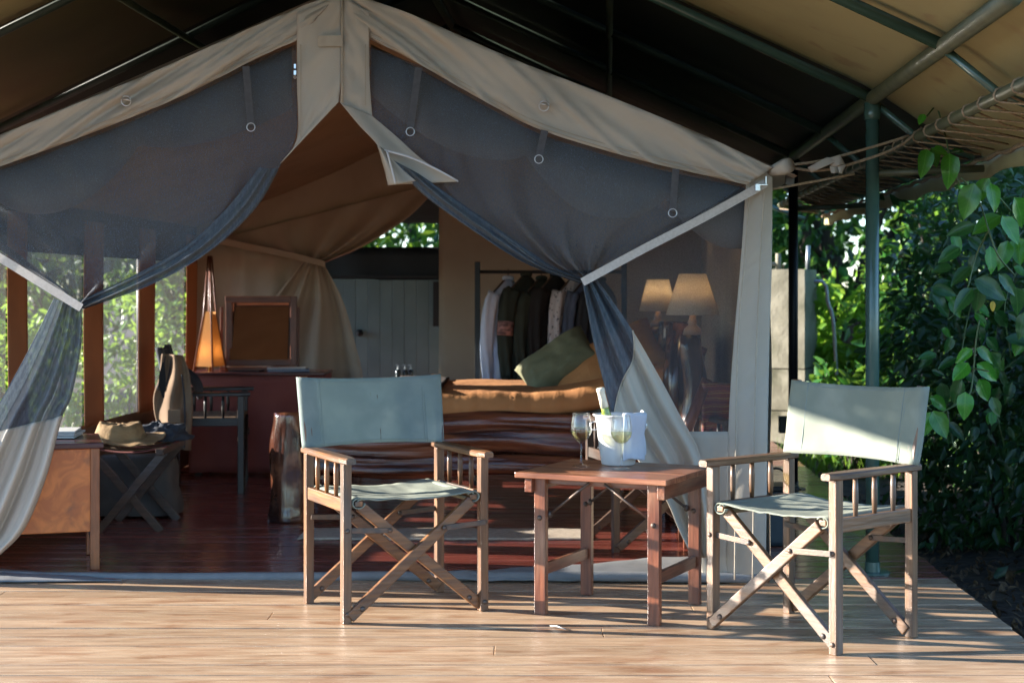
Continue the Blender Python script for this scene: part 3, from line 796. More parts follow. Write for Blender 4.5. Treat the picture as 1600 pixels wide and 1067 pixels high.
for sgn in (-1, 1):
    cuts_ = [V0, -1.19, .29, 1.75, 3.2, 4.65, V1]
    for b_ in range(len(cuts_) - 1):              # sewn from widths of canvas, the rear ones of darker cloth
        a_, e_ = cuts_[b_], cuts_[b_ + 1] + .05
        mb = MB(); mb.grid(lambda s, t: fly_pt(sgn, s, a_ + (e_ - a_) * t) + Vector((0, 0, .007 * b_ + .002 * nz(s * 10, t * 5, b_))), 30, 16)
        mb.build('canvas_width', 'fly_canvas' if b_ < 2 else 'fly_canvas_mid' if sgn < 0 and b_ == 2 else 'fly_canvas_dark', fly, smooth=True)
    mb = MB()
    def val(s, t):
        v = V0 + (V1 - V0) * s; p = fly_pt(sgn, 1, v)
        return p + EU * sgn * (.012 + .012 * math.sin(s * 60) * t) + Vector((0, 0, -.075 * t - .008 * math.sin(s * 60 + 1)))
    mb.grid(val, 120, 4).build('valance', 'fly_canvas', fly, smooth=True, solid=.003)
    mb = MB(); mb.tube([fly_pt(sgn, 1, V0 + (V1 - V0) * i / 80) + EU * sgn * -.005 + Vector((0, 0, .006 * math.sin(i * 1.7))) for i in range(81)], .010, 6).build('edge_rope', 'rope', fly, smooth=True)
mb = MB()
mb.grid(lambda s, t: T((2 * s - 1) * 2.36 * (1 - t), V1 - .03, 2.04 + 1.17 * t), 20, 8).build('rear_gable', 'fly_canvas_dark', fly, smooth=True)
frame = empty('pipe_structure', T(0, 2, 0), label='olive and dark green pipe frame carrying the fly sheet', cat='frame')
ULP, ZLP = 2.40, 1.845
for sgn in (-1, 1):
    mb = MB(); mb.tube([T(sgn * UP, V0, ZP), T(sgn * UP, 2, ZP), T(sgn * UP, V1, ZP)], .030, 14).build('purlin', 'pipe_olive', frame, smooth=True)
    mb = MB(); mb.tube([T(sgn * ULP, V0, ZLP), T(sgn * ULP, 2, ZLP), T(sgn * ULP, V1, ZLP)], .021, 12).build('lacing_pipe', 'pipe_olive', frame, smooth=True)
    mb = MB(); mb.tube([T(sgn * UP * .5, V0, ZP + SL * UP * .5 - .01), T(sgn * UP * .5, V1, ZP + SL * UP * .5 - .01)], .018, 10).build('purlin', 'pipe_olive', frame, smooth=True)
    for v in RV:
        mb = MB(); mb.tube([T(0, v, ZP + SL * UP), T(sgn * UP, v, ZP)], .022, 12).build('rafter', 'rafter_green_shaded' if v > .5 or sgn < 0 else 'pole_green', frame, smooth=True)
        mb = MB(); mb.tube([T(sgn * UP, v, ZP - .01), T(sgn * (ULP + .02), v, ZLP + .01), T(sgn * (2.66 if sgn > 0 else 2.46), v, 1.77 if sgn > 0 else 1.88)], .015, 10).build('rafter_tail', 'pole_green', frame, smooth=True)
for v in (.27, 3.19):
    for sgn, v in ((-1, v if v < 1 else 4.65), (1, v)):
        mm = 'pole_green' if v < 1 else 'pole_black'
        mb = MB(); mb.tube([T(sgn * UP, v, 0), T(sgn * UP, v, 1), T(sgn * UP, v, ZP - .02)], .029, 18)
        pl = mb.build('pole', mm, frame, smooth=True)
        mb = MB(); mb.lathe([(.075, .001), (.075, .008), (.034, .010), (.032, .05)], T(sgn * UP, v, 0), 18).build('base_plate', mm, pl)
        mb = MB(); mb.lathe([(.033, -.09), (.036, -.07), (.036, -.02)], T(sgn * UP, v, ZP), 14).build('collar', mm, pl, smooth=True)
    mb = MB(); mb.tube([T(UP, v, 1.70), T(2.70, v, 1.72)], .016, 10).build('brace', 'pipe_olive', frame, smooth=True)
mb = MB(); mb.tube([T(0, V0, ZP + SL * UP), T(0, V1, ZP + SL * UP)], .026, 12).build('ridge_pipe', 'pipe_olive', frame, smooth=True)
# lacing: each pass runs from the pipe out to the edge rope and back
for sgn in (1,):
    v = -1.75
    while v < 5.4:
        dv = .235
        a = T(sgn * ULP, v, ZLP); e1 = fly_pt(sgn, .985, v + dv * .5) + Vector((0, 0, -.01)); b = T(sgn * ULP, v + dv, ZLP)
        ring = []
        for k in range(9):
            th = 2 * math.pi * k / 8
            ring.append(a + EU * .024 * math.cos(th) + Vector((0, 0, .024 * math.sin(th))) + EV * .012 * k / 8)
        sag = Vector((0, 0, -.012))
        pts = ring + [a.lerp(e1, .5) + sag, e1, e1.lerp(b, .5) + sag, b + Vector((0, 0, -.024))]
        mb = MB(); mb.tube(pts, .0042, 5).build('lacing_rope', 'rope', fly, smooth=True)
        v += dv

# ================================================================== DIRECTOR CHAIRS
def director_chair(name, loc, rz, label, group, wood, fab, seatfab=None, W=.545, D=.415, scale=1., stains=False, back=True):
    c = empty(name, loc, rz, label, 'chair', group)
    c.scale = (scale,) * 3
    def bld(mb, n, m_, par=None, **k): return mb.build(n, m_, par or c, world=False, **k)
    hw, hd = W / 2, D / 2
    wz, wy, wx = wood + '_z', wood + '_y', wood + '_x'
    pw, pd = .040, .030
    AR = .578
    for sx in (-1, 1):
        mb = MB(); mb.box((sx * hw, -hd, AR / 2), (pw * .8, pd * 1.25, AR)); p = bld(mb, 'front_post', wz, bevel=.003)
        for zz in (.035, .335):
            b = MB(); b.lathe([(.009, 0), (.009, .003), (.005, .006)], (sx * hw, -hd - pd * .625, zz), 10, Matrix.Rotation(R(90), 3, 'X')); bld(b, 'bolt', 'rust_iron', p, smooth=True)
        mb = MB(); mb.box((sx * hw, hd, AR / 2), (pw * .8, pd * 1.1, AR)); bld(mb, 'rear_post', wz, bevel=.003)
        if back: mb = MB(); mb.bar((sx * hw, hd - .004, AR + .01), (sx * (hw + .006), hd + .055, .868), .032, .022, (0, 1, 0)); bld(mb, 'back_post', wz, bevel=.003)
        # armrest, rounded at the front
        mb = MB(); rings = []
        for k in range(10):
            t = k / 9; y = -hd - .055 + (D + .085) * t
            ww = .030 * min(1, .62 + 2.6 * t) if t < .2 else .030 - .007 * max(0, (t - .45) / .55)
            zt = AR + .023; zb = AR
            rings.append([(sx * hw - ww, y, zb + .004), (sx * hw - ww + .004, y, zb), (sx * hw + ww - .004, y, zb), (sx * hw + ww, y, zb + .004),
                          (sx * hw + ww, y, zt - .006), (sx * hw + ww - .006, y, zt), (sx * hw - ww + .006, y, zt), (sx * hw - ww, y, zt - .006)])
        mb.loft(rings); bld(mb, 'armrest', wy)
        mb = MB(); mb.box((sx * hw, 0, .425), (.022, D - .03, .048)); bld(mb, 'side_rail', wy, bevel=.003)
        for k in range(3):
            y = -hd + D * (k + 1) / 4
            mb = MB(); mb.lathe([(.0075, .448), (.010, .50), (.010, .53), (.008, AR)], (sx * hw, y, 0), 10); bld(mb, 'spindle', wz, smooth=True)
        # seat runner the canvas is wrapped on
        mb = MB(); mb.box((sx * (hw - .045), 0, .43), (.030, D + .03, .020)); bld(mb, 'seat_runner', wy, bevel=.003)
    for fy, yc in ((-1, -hd), (1, hd)):
        for sx in (-1, 1):
            y = yc + fy * (-.012 if sx > 0 else .014) + (.0 if fy < 0 else 0)
            mb = MB(); mb.bar((sx * (hw - .008), y, .022), (-sx * (hw - .055), y, .420), .022, .040, (0, 0, 1))
            lg = bld(mb, 'cross_leg', wx, bevel=.004)
            b = MB(); b.lathe([(.010, 0), (.010, .003), (.005, .006)], (sx * hw * .80, y - .011, .052), 10, Matrix.Rotation(R(90), 3, 'X')); bld(b, 'bolt', 'rust_iron', lg, smooth=True)
            # flat iron stay between post and cross leg
            xs, zs = sx * hw, .335
            xe, ze = sx * (hw - .17), .325
            ys = yc + fy * (-.012 if sx < 0 else .014) - .014
            mb = MB(); mb.bar((xs, ys, zs), (xe, ys, ze), .004, .020, (0, 0, 1)); st = bld(mb, 'iron_stay', 'rust_iron', bevel=.0015)
            b = MB(); b.lathe([(.009, 0), (.009, .003), (.004, .007)], (xe, ys - .002, ze), 10, Matrix.Rotation(R(90), 3, 'X')); bld(b, 'bolt', 'rust_iron', st, smooth=True)
    # seat canvas: slung between the runners, ends rolled round them
    mb = MB()
    n = 36
    def seat(s, t):
        x = (hw - .030) * (2 * s - 1)
        y = -hd - .012 + (D + .024) * t
        q = abs(2 * s - 1)
        sag = .020 * (1 - q ** 2) * (.75 + .5 * math.sin(math.pi * t)) + .006 * nz(s * 5, t * 4, loc[0]) + .004 * nz(s * 14 + t * 5, t * 6, loc[0])
        z = .452 - sag
        if q > .90: z -= .030 * ((q - .90) / .10) ** 2
        return (x, y, z)
    mb.grid(seat, n, 18)
    se = bld(mb, 'seat_canvas', seatfab or fab, smooth=True, solid=.004)
    for sx in (-1, 1):
        prof_ = []
        x0 = sx * (hw - .045)
        for k in range(15):
            th = R(-60 + 330 * k / 14)
            prof_.append((x0 + sx * .024 * math.sin(th), .432 + .019 * math.cos(th)))
        mb = MB(); mb.grid(lambda s, t: (prof_[int(round(s * 14))][0], -hd - .016 + (D + .032) * t, prof_[int(round(s * 14))][1]), 14, 8)
        bld(mb, 'seat_sleeve', seatfab or fab, se, smooth=True, solid=.0035)
    if not back: return c
    # back canvas: flat sheet pulled between two sleeves on the posts
    mb = MB()
    path = []
    for k in range(9):
        th = R(200 - 200 * k / 8); path.append((-hw - .004 + .024 * math.cos(th) * 1.0 - .0, .022 * math.sin(th) * -1))
    path = [(-hw - .002, .020), (-hw - .018, .014), (-hw - .024, 0), (-hw - .016, -.016), (-hw, -.020), (-hw + .03, -.016)]
    m2 = 15
    mid = [(-hw + .05 + (W - .10) * k / m2, -.014 + .030 * math.sin(math.pi * k / m2)) for k in range(m2 + 1)]
    path = path + mid + [(-x, y) for x, y in reversed(path)]
    npth = len(path) - 1
    def bk(s, t):
        px, py = path[int(round(s * npth))]
        z = .598 + .268 * t
        q = abs(px) / hw
        y = hd + .004 + .055 * (z - AR) / .29 + py
        dip = -.010 * (1 - q * q) * (1 if t > .5 else -.6) * abs(2 * t - 1)
        return (px * (1 + .022 * t), y + .006 * nz(px * 9, z * 9, loc[0]) + .004 * nz(px * 22 + z * 6, z * 7, loc[0]), z + dip)
    mb.grid(bk, npth, 16)
    bo = bld(mb, 'back_canvas', fab, smooth=True, solid=.004)
    for sx in (-1, 1):
        for dx in (.052, .062):
            pts = []
            for k in range(9):
                z = .602 + .26 * k / 8
                px = sx * (hw - dx)
                pts.append((px * (1 + .022 * k / 8), hd + .004 + .055 * (z - AR) / .29 - .015, z))
            mb = MB(); mb.tube(pts, .0014, 5); bld(mb, 'stitch_line', 'fabric_seam', bo, smooth=True)
    for z0 in (.612, .852):
        pts = []
        for k in range(25):
            t = (z0 - .598) / .268; s = k / 24; px = -hw + .05 + (W - .10) * s; q = abs(px) / hw
            dip = -.010 * (1 - q * q) * (1 if t > .5 else -.6) * abs(2 * t - 1)
            pts.append((px * (1 + .022 * t), hd + .004 + .055 * (z0 - AR) / .29 - .017 + .030 * math.sin(math.pi * s), z0 + dip))
        mb = MB(); mb.tube(pts, .0012, 5); bld(mb, 'stitch_line', 'fabric_seam', bo, smooth=True)
    if stains:
        for x0, z0, z1, mm in ((.035, .615, .79, 'stain'), (.005, .70, .80, 'sage_fabric')):
            pts = []
            for k in range(12):
                z = z0 + (z1 - z0) * k / 11; s = (x0 + hw - .05) / (W - .10)
                pts.append((x0 + .004 * nz(z * 30, x0) - .02 * (z - z0), hd + .004 + .055 * (z - AR) / .29 - .0158 + .030 * math.sin(math.pi * s), z))
            mb = MB(); mb.tube(pts, [.0006 + .0014 * random.random() for _ in pts], 5); bld(mb, 'streak', mm, bo)
    return c

director_chair('director_chair', (-.446, 6.09, 0), R(25.9), 'wooden director chair with faded teal canvas, left of the wine table', 'director chairs on the deck', 'chairwood', 'teal_fabric', 'sage_fabric', stains=True)
director_chair('director_chair', (1.052, 5.63, 0), R(-49.6), 'wooden director chair with pale sage canvas, right of the wine table', 'director chairs on the deck', 'greywood', 'sage_fabric')
director_chair('director_chair', (.69, 7.62, 0), R(14), 'dark director chair inside the tent, seen through the wine table legs', None, 'brownchair', 'dark_cloth', back=False)
director_chair('director_chair', (-1.85, 9.75, 0), R(97), 'black director chair with vest on its back by the red dressing table', None, 'darkchair', 'dark_cloth', 'tan_fabric')

# ================================================================== WINE TABLE
tb = empty('folding_table', (.405, 6.045, 0), R(-26), 'small reddish wooden folding table holding the ice bucket and wine glasses', 'table')
def tbd(mb, n, m_, par=None, **k): return mb.build(n, m_, par or tb, world=False, **k)
TZ, tw, td = .528, .60, .53
for k in range(5):
    y = -td / 2 + td * (k + .5) / 5
    mb = MB(); mb.box((-.012, y, TZ - .010 - .0006 * (k % 2)), (tw, td / 5 - .0012, .020)); tbd(mb, 'top_board', 'table_top', bevel=.003)
for sx, dx in ((-1, -.262), (1, .262)):
    mb = MB(); mb.box((dx, 0, TZ - .047), (.030, td - .03, .052)); tbd(mb, 'cleat', 'tablewood_y', bevel=.003)
for sx in (-1, 1):
    for sy in (-1, 1):
        mb = MB(); mb.box((sx * .225, sy * .215, (TZ - .022) / 2), (.046, .028, TZ - .022)); lg = tbd(mb, 'leg', 'tablewood_z', bevel=.003)
        b = MB(); b.lathe([(.010, 0), (.009, .004), (.004, .008)], (sx * .225, sy * .215 - .014, .36), 10, Matrix.Rotation(R(90), 3, 'X')); tbd(b, 'bolt', 'rust_iron', lg, smooth=True)
    mb = MB(); mb.box((sx * .225 + sx * .0, 0, .165), (.020, .43 - .028, .042)); tbd(mb, 'stretcher', 'tablewood_y', bevel=.003)
for sy in (-1, 1):
    for sx in (-1, 1):
        mb = MB(); mb.tube([(sx * .200, sy * .19, .37), (sx * .03, sy * .19 - .03, TZ - .03)], .0052, 8); st = tbd(mb, 'iron_stay', 'rust_iron', smooth=True)
        b = MB(); b.lathe([(.012, -.006), (.014, 0), (.010, .006)], (sx * .200, sy * .19, .37), 10, Matrix.Rotation(R(90), 3, 'Y')); tbd(b, 'bolt', 'rust_iron', st, smooth=True)
for sy in (-1, 1):
    mb = MB(); mb.box((0, sy * .19, TZ - .033), (.494, .022, .024)); tbd(mb, 'batten', 'tablewood_x', bevel=.002)

# ================================================================== ICE BUCKET, BOTTLE, NAPKIN, GLASSES
bx, by = .412, 6.205
bk = empty('ice_bucket', (bx, by, TZ), label='white metal ice bucket with rolled rim on the folding table', cat='bucket')
mb = MB(); mb.lathe([(.060, .001), (.066, .006), (.072, .05), (.080, .11), (.086, .165), (.090, .186), (.098, .191), (.099, .196), (.094, .197), (.085, .188), (.080, .15), (.072, .06), (.060, .012), (.0, .011)], (0, 0, 0), 40, cap=False)
mb.build('bucket_body', 'white_metal', bk, smooth=True, world=False)
for sx in (-1, 1):
    mb = MB(); mb.torus((sx * .094, 0, .150), .016, .003, (0, 1, 0)); mb.build('ring_handle', 'steel', bk, smooth=True, world=False)
wb = empty('wine_bottle', (bx - .005, by + .01, TZ + .013), label='green wine bottle with cream foil leaning in the ice bucket', cat='bottle')
Mb = Matrix.Rotation(R(-13), 3, 'Y') @ Matrix.Rotation(R(4), 3, 'X')
mb = MB(); mb.lathe([(.034, 0), (.037, .004), (.037, .13), (.033, .155), (.020, .18), (.0155, .20), (.0145, .235)], (0, 0, 0), 20, Mb); mb.build('bottle_body', 'bottle_glass', wb, smooth=True, world=False)
mb = MB(); mb.lathe([(.0160, .215), (.0152, .25), (.0150, .276), (.0165, .278), (.0165, .290), (.0145, .293), (0.001, .2935)], (0, 0, 0), 20, Mb); mb.build('foil', 'foil', wb, smooth=True, world=False)
# napkin folded over the rim at the right
mb = MB()
def nap(s, t):
    # t runs from inside over the rim and down the outside; s across, round the right of the bucket
    th = R(-84) + R(108) * s
    if t < .18: rr = .085 + .012 * (t / .18); z = .150 + .052 * (t / .18)
    elif t < .26: rr = .097 + .008 * ((t - .18) / .08); z = .202 + .004 * math.sin((t - .18) / .08 * 3.1)
    else:
        q = (t - .26) / .74; rr = .105 + .004 * math.sin(q * 6 + s * 3) - .002 * q; z = .202 - .178 * q * (1 - .06 * s) + .01 * nz(s * 3, 1)
    rr += .006 * math.sin(s * 13 + t * 2) * min(1, t * 3)
    return Vector((bx + rr * math.cos(th), by + rr * math.sin(th), TZ + z + .004 * nz(s * 6, t * 3)))
mb.grid(nap, 30, 30)
tag(mb.build('napkin', 'linen', smooth=True, solid=.003), 'pale blue white linen napkin draped over the ice bucket rim', 'napkin')
def wine_glass(x, y, label, level):
    gl = empty('wine_glass', (x, y, TZ + .0006), label=label, cat='glass', group='wine glasses on the folding table')
    mb = MB(); mb.lathe([(.001, .0), (.036, .0), (.037, .0015), (.030, .004), (.010, .009), (.0045, .016), (.0038, .05), (.0040, .085), (.008, .092),
                        (.024, .103), (.036, .120), (.0410, .137), (.0405, .155), (.036, .185), (.0335, .205), (.0325, .2052), (.0325, .2045), (.0350, .185), (.0395, .155), (.0400, .137), (.035, .121), (.023, .105), (.006, .0965), (.0005, .096)], (0, 0, 0), 32, cap=False)
    mb.build('glass_body', 'clear_glass', gl, smooth=True, world=False)
    mb = MB(); mb.lathe([(.0005, .0975), (.0058, .0977), (.0225, .1058), (.0345, .1215), (.0390, .134), (.0392, level), (.0005, level)], (0, 0, 0), 32, cap=False)
    mb.build('wine_fill', 'wine', gl, smooth=True, world=False)
    return gl
wine_glass(.2655, 6.135, 'glass of white wine standing left of the ice bucket', .137)
wine_glass(.413, 6.040, 'glass of white wine standing in front of the ice bucket', .140)

# ================================================================== BED
by0, by1 = 8.36, 9.52
bed = empty('log_bed', (-.2, 8.9, 0), label='low bed with a glossy dark log frame and brown bedspread', cat='bed')
def logfn(k, a=.30):
    return lambda s, th, p: 1 + a * noise.noise(Vector((p.x * 1.6 + k, math.cos(th) * 1.7 + k, math.sin(th) * 1.7))) + .13 * noise.noise(Vector((p.x * 2.2 + k, math.cos(th) * 3.6, math.sin(th) * 3.6))) + .07 * noise.noise(Vector((p.x * 3.0 + k, math.cos(th) * 8, math.sin(th) * 8)))
for z0, z1, r0, k in ((.500, .512, .062, 1), (.405, .418, .074, 5), (.305, .292, .062, 9)):
    pts = catmull([(-1.05, by0 - .02, z0), (-.6, by0 - .04, z0 - .012), (-.1, by0 - .025, z1 + .01), (.4, by0 - .04, z1 - .005), (.85, by0 - .03, z1 + .01)], 130)
    mb = MB(); mb.tube(pts, r0, 36, rfn=logfn(k)).build('side_log', 'log', bed, smooth=True)
mb = MB(); mb.tube([(-1.07, by1, .42), (-.1, by1, .43), (.85, by1, .42)], .09, 14).build('side_log', 'log', bed, smooth=True)
def stump(mb, c, r, h, k, n=26):
    pts = [(c[0] + .02 * nz(i * .09, k), c[1] + .02 * nz(i * .09, k + 5), h * i / n) for i in range(n + 1)]
    return mb.tube(pts, [r * (1.12 - .18 * i / n + (.06 if i < 3 else 0)) for i in range(n + 1)], 28,
                   rfn=lambda s, th, p: 1 + .24 * noise.noise(Vector((math.cos(th) * 2 + k, math.sin(th) * 2, p.z * 2.6))) + .17 * noise.noise(Vector((math.cos(th) * 5 + k, math.sin(th) * 5, p.z * 4))))
stump(MB(), (-1.165, 8.36), .088, .567, 3).build('bed_post', 'stump', bed, smooth=True)
stump(MB(), (-1.12, 9.5), .09, .60, 8).build('bed_post', 'stump', bed, smooth=True)
stump(MB(), (.90, 8.40), .085, 1.02, 14).build('bed_post', 'stump', bed, smooth=True)
stump(MB(), (.95, 9.5), .085, 1.02, 18).build('bed_post', 'stump', bed, smooth=True)
mb = MB(); mb.tube([(.94, 8.4, .86), (.93, 9.0, .88), (.95, 9.5, .86)], .08, 16, rfn=logfn(30)).build('headboard_log', 'log', bed, smooth=True)
mb = MB(); mb.tube([(-1.12, 8.4, .33), (-1.10, 9.0, .35), (-1.12, 9.5, .33)], .07, 16, rfn=logfn(40)).build('foot_log', 'log', bed, smooth=True)
for xx in (-.9, -.2, .5):
    mb = MB(); mb.box((xx, 8.9, .36), (.10, 1.1, .05)); mb.build('bed_slat', 'brownchair_y', bed)
# mattress under a wrinkled bedspread
mb = MB()
def spread(s, t):
    x = -1.02 + 1.88 * s
    L0, L1 = .115, by1 - by0 - .02
    d = t * (2 * L0 + L1)
    wv = .007 * nz(x * 15, t * 5) + .003 * nz(x * 30, t * 9)
    if d < L0: y = by0 - .035 - .018 * math.sin(math.pi * d / L0) - wv * 1.3 * (1.1 - d / L0); z = .545 + d + .006 * nz(x * 6, 3)
    elif d < L0 + L1:
        q = (d - L0) / L1; y = by0 - .03 + L1 * q + .0; z = .660 + .022 * min(1, q * 9) * min(1, (1 - q) * 9) + .010 * nz(x * 4, q * 5, 2) + wv * max(0, 1 - q * 5)
    else: y = by1 - .02 + .02; z = .66 - (d - L0 - L1)
    z += .15 * max(0, (x - .12) / .74) ** 1.5
    return (x, y, z)
mb.grid(spread, 150, 46).build('bedspread', 'bedspread', bed, smooth=True, solid=.006)
mb = MB(); mb.box((-.08, 8.94, .54), (1.84, 1.08, .20)); mb.build('mattress', 'canvas', bed, bevel=.03)

mb = MB()
def runf(s, t):
    x = -.66 + .29 * s; y = by0 - .005 + 1.12 * t
    return (x, y + .0, .690 + .008 * nz(x * 4, t * 5, 2) + .004 * nz(s * 9, t * 9))
mb.grid(runf, 14, 30)
tag(mb.build('bed_runner', 'runner', smooth=True, solid=.012), 'dark folded blanket laid across the foot of the bed', 'blanket')
def cushion(name, c, W_, H_, Th, M, m_, label, cat='pillow', k=0, group=None):
    mb = MB(); n = 30
    for sgn in (1, -1):
        def fn(s, t, sgn=sgn):
            a, b = 2 * s - 1, 2 * t - 1
            e = max(0, (1 - a ** 4) * (1 - b ** 4)) ** .5
            pinch = 1 - .06 * (1 - a * a) - .0
            pinch2 = 1 - .06 * (1 - b * b)
            v = Vector((a * W_ / 2 * pinch2, sgn * (Th / 2 * e * (1 + .12 * nz(a * 2.5, b * 2.5, k)) + .003) + .010 * nz(a * 5, b * 5, k + 3) * e, b * H_ / 2 * pinch))
            return Vector(c) + M @ v
        mb.grid(fn, n, n)
    o = mb.build(name, m_, smooth=True)
    return tag(o, label, cat, group)
cushion('pillow', (.255, 8.74, .800), .44, .27, .19, Matrix.Rotation(R(-34), 3, 'Y') @ Matrix.Rotation(R(-38), 3, 'X'), 'olive_cloth', 'olive green square pillow propped at the head of the bed', k=2)
cushion('pillow', (.52, 8.70, .775), .66, .36, .24, Matrix.Rotation(R(-28), 3, 'Y') @ Matrix.Rotation(R(-40), 3, 'X'), 'bedspread', 'large brown pillow in the colour of the bedspread behind the olive one', k=5)
mb = MB(); mb.grid(lambda s, t: (-.99 + 1.36 * s + .012 * nz(t * 9, s), 7.71 + .34 * t + .012 * nz(s * 6), .006 + .002 * nz(s * 30, t * 9)), 60, 12)
ru = mb.build('rug', 'rug', smooth=True, solid=.010)
tag(ru, 'narrow cream woven rug on the floor in front of the bed', 'rug')
for k in range(22):
    y = 7.715 + .33 * k / 21
    mb = MB(); mb.tube([(-.985, y, .008), (-1.01, y + random.uniform(-.01, .01), .010), (-1.035, y + random.uniform(-.015, .015), .004)], .004, 5).build('fringe', 'rug', ru, world=False)

# ================================================================== CLOTHES RAIL AND CLOTHES
YR = 10.0
def RX(x): return (x - CX) / FPX * YR
def RZ(y): return H + (HY - y) / FPX * YR
rail = empty('clothes_rail', (.1, YR, 0), label='black metal clothes rail behind the bed', cat='clothes rail')
for x in (RX(746), RX(975)):
    mb = MB(); mb.box((x, YR, RZ(409) / 2), (.034, .034, RZ(409))); mb.build('upright', 'pole_black', rail, bevel=.003)
    mb = MB(); mb.box((x, YR, .02), (.04, .36, .03)); mb.build('foot', 'pole_black', rail, bevel=.003)
mb = MB(); mb.tube([(RX(746), YR, RZ(425)), (RX(975), YR, RZ(425))], .011, 10).build('rail_bar', 'pole_black', rail, smooth=True)
GA = R(-38)
def garment(name, xpx, wtop, wbot, ytop, ybot, m_, label, k, sleeve=None, dep=.18, lean=0., cat='shirt', band=False):
    x = RX(xpx); zt, zb = RZ(ytop), RZ(ybot)
    g_ = empty(name, (x, YR, zb), label=label, cat=cat, group='clothes hanging on the rail')
    mb = MB(); rings = []
    n, ns = 26, 60
    for i in range(n + 1):
        t = i / n
        hd_ = dep * (.16 + .84 * min(1, t / .17) ** .9) * (.90 + .12 * t)       # shoulders slope from the collar
        hw_ = (.022 + .030 * min(1, t / .12)) * (1 + .25 * t) * (wbot / 36)
        ring = []
        ca, sa = math.cos(GA), math.sin(GA)
        for j in range(ns):
            th = 2 * math.pi * j / ns
            fold = 1 + (.55 * math.sin(6 * th + k) + .40 * math.sin(13 * th + 2 * k)) * min(1, t * 1.2)
            lx = hw_ * math.cos(th) * fold + .012 * nz(math.sin(th) * 3, t * 4, k) * t; ly = hd_ * math.sin(th)
            ring.append((x + lx * ca - ly * sa + lean * t, YR + lx * sa + ly * ca, zt + (zb - zt) * t))
        rings.append(ring)
    mb.loft(rings).build('cloth_body', m_, g_, smooth=True)
    if sleeve:
        y1_, r_ = sleeve
        ca, sa = math.cos(GA), math.sin(GA)
        def loc_(ly, z, dx=0.): return Vector((x - ly * sa + dx, YR + ly * ca - .01, z))
        z0_, z1_ = zt - .17 * (zt - zb), RZ(y1_)
        pts = catmull([loc_(-dep * .80, z0_ + .02), loc_(-dep * 1.00, z0_ - .05), loc_(-dep * 1.12, (z0_ + z1_) / 2, -.008), loc_(-dep * 1.10, z1_)], 22)
        mb = MB(); mb.tube(pts, [r_ * (1.0 - .30 * i / 21) for i in range(22)], 18, rfn=lambda s, th, p: (1 + .22 * math.sin(4 * th + s * 5 + k) + .12 * nz(s * 9, math.cos(th) * 2, k)) * (.62 + .38 * abs(math.cos(th + .6))))
        sl = mb.build('sleeve', m_, g_, smooth=True)
        mb = MB(); mb.tube([pts[-1] + Vector((0, 0, .012)), pts[-1] - Vector((0, 0, .022))], r_ * .62, 14); mb.build('cuff', m_, sl, smooth=True)
        if band:
            mb = MB(); q0, q1 = pts[8], pts[11]; mb.tube([q0, q0.lerp(q1, .5), q1], r_ * .98, 16).build('armband', 'pink_trim', sl, smooth=True)
    mb = MB(); mb.torus((x, YR - .01, zt + .004), .026, .013, (0, .25, 1), 16, 8); mb.build('collar', m_, g_, smooth=True)
    mb = MB()
    mb.tube([(x, YR, zt - .02), (x, YR, zt + .02), (x + .0, YR, RZ(425) - .012), (x, YR + .012, RZ(425)), (x, YR, RZ(425) + .016), (x, YR - .014, RZ(425) + .004)], .004, 6)
    mb.tube([(x - l_ * math.sin(GA), YR + l_ * math.cos(GA), z_) for l_, z_ in ((-dep * .8, zt - .08), (-.05, zt - .015), (0, zt - .004), (.05, zt - .015), (dep * .8, zt - .08))], .006, 6)
    mb.build('hanger', 'brownchair_x', g_, smooth=True)
    return g_
garment('white_shirt', 794, 22, 34, 436, 604, 'white_shirt', 'long white shirt hanging at the left end of the clothes rail', 1, (600, .042))
garment('jacket', 822, 34, 38, 430, 600, 'green_cloth', 'dark green jacket with pink striped armband beside the white shirt', 2, (588, .052), cat='jacket', band=True)
garment('shirt', 846, 34, 40, 436, 606, 'green_cloth', 'plain dark green shirt in the middle of the clothes rail', 3, (596, .046))
garment('jacket', 868, 32, 38, 430, 604, 'black_cloth', 'black jacket hanging left of the printed shirt', 4, (590, .05), cat='jacket')
garment('printed_shirt', 897, 26, 38, 434, 604, 'print_shirt', 'white shirt with small dark print on the clothes rail', 5, (566, .046))
garment('shirt', 918, 22, 30, 436, 604, 'blue_shirt', 'blue striped shirt right of the printed shirt', 6, (570, .044))
garment('shirt', 938, 22, 30, 438, 604, 'dark_cloth', 'dark blue shirt at the right end of the clothes rail', 7, (580, .044))

# ================================================================== DRESSING TABLE
YD = 10.42
dt = empty('dressing_table', (-1.68, 10.6, 0), label='dressing table covered with a rust red cloth against the back wall', cat='table')
x0, x1, zt = (296 - CX) / FPX * YD, (506 - CX) / FPX * YD, .655
mb = MB()
def skirt(s, t):
    per = s * 3
    if per < 1: p = (x0, YD + .42 * (1 - per))
    elif per < 2: p = (x0 + (x1 - x0) * (per - 1), YD)
    else: p = (x1, YD + .42 * (per - 2))
    f = .014 * math.sin(s * 60) * t + .01 * nz(s * 14, t * 2)
    return (p[0] + (f if not 1 <= per < 2 else 0), p[1] - f, zt - (zt - .02) * t)
mb.grid(skirt, 120, 12).build('cloth_skirt', 'red_cloth', dt, smooth=True, solid=.004)
mb = MB(); mb.box(((x0 + x1) / 2, YD + .20, zt + .008), (x1 - x0 + .02, .46, .018)); mb.build('table_top', 'deep_red_top', dt, bevel=.004)
for xx in (x0 + .05, x1 - .05):
    for y_ in (YD + .05, YD + .36):
        mb = MB(); mb.box((xx, y_, zt / 2), (.04, .04, zt)); mb.build('leg', 'brownchair_z', dt)
ZT = zt + .0175
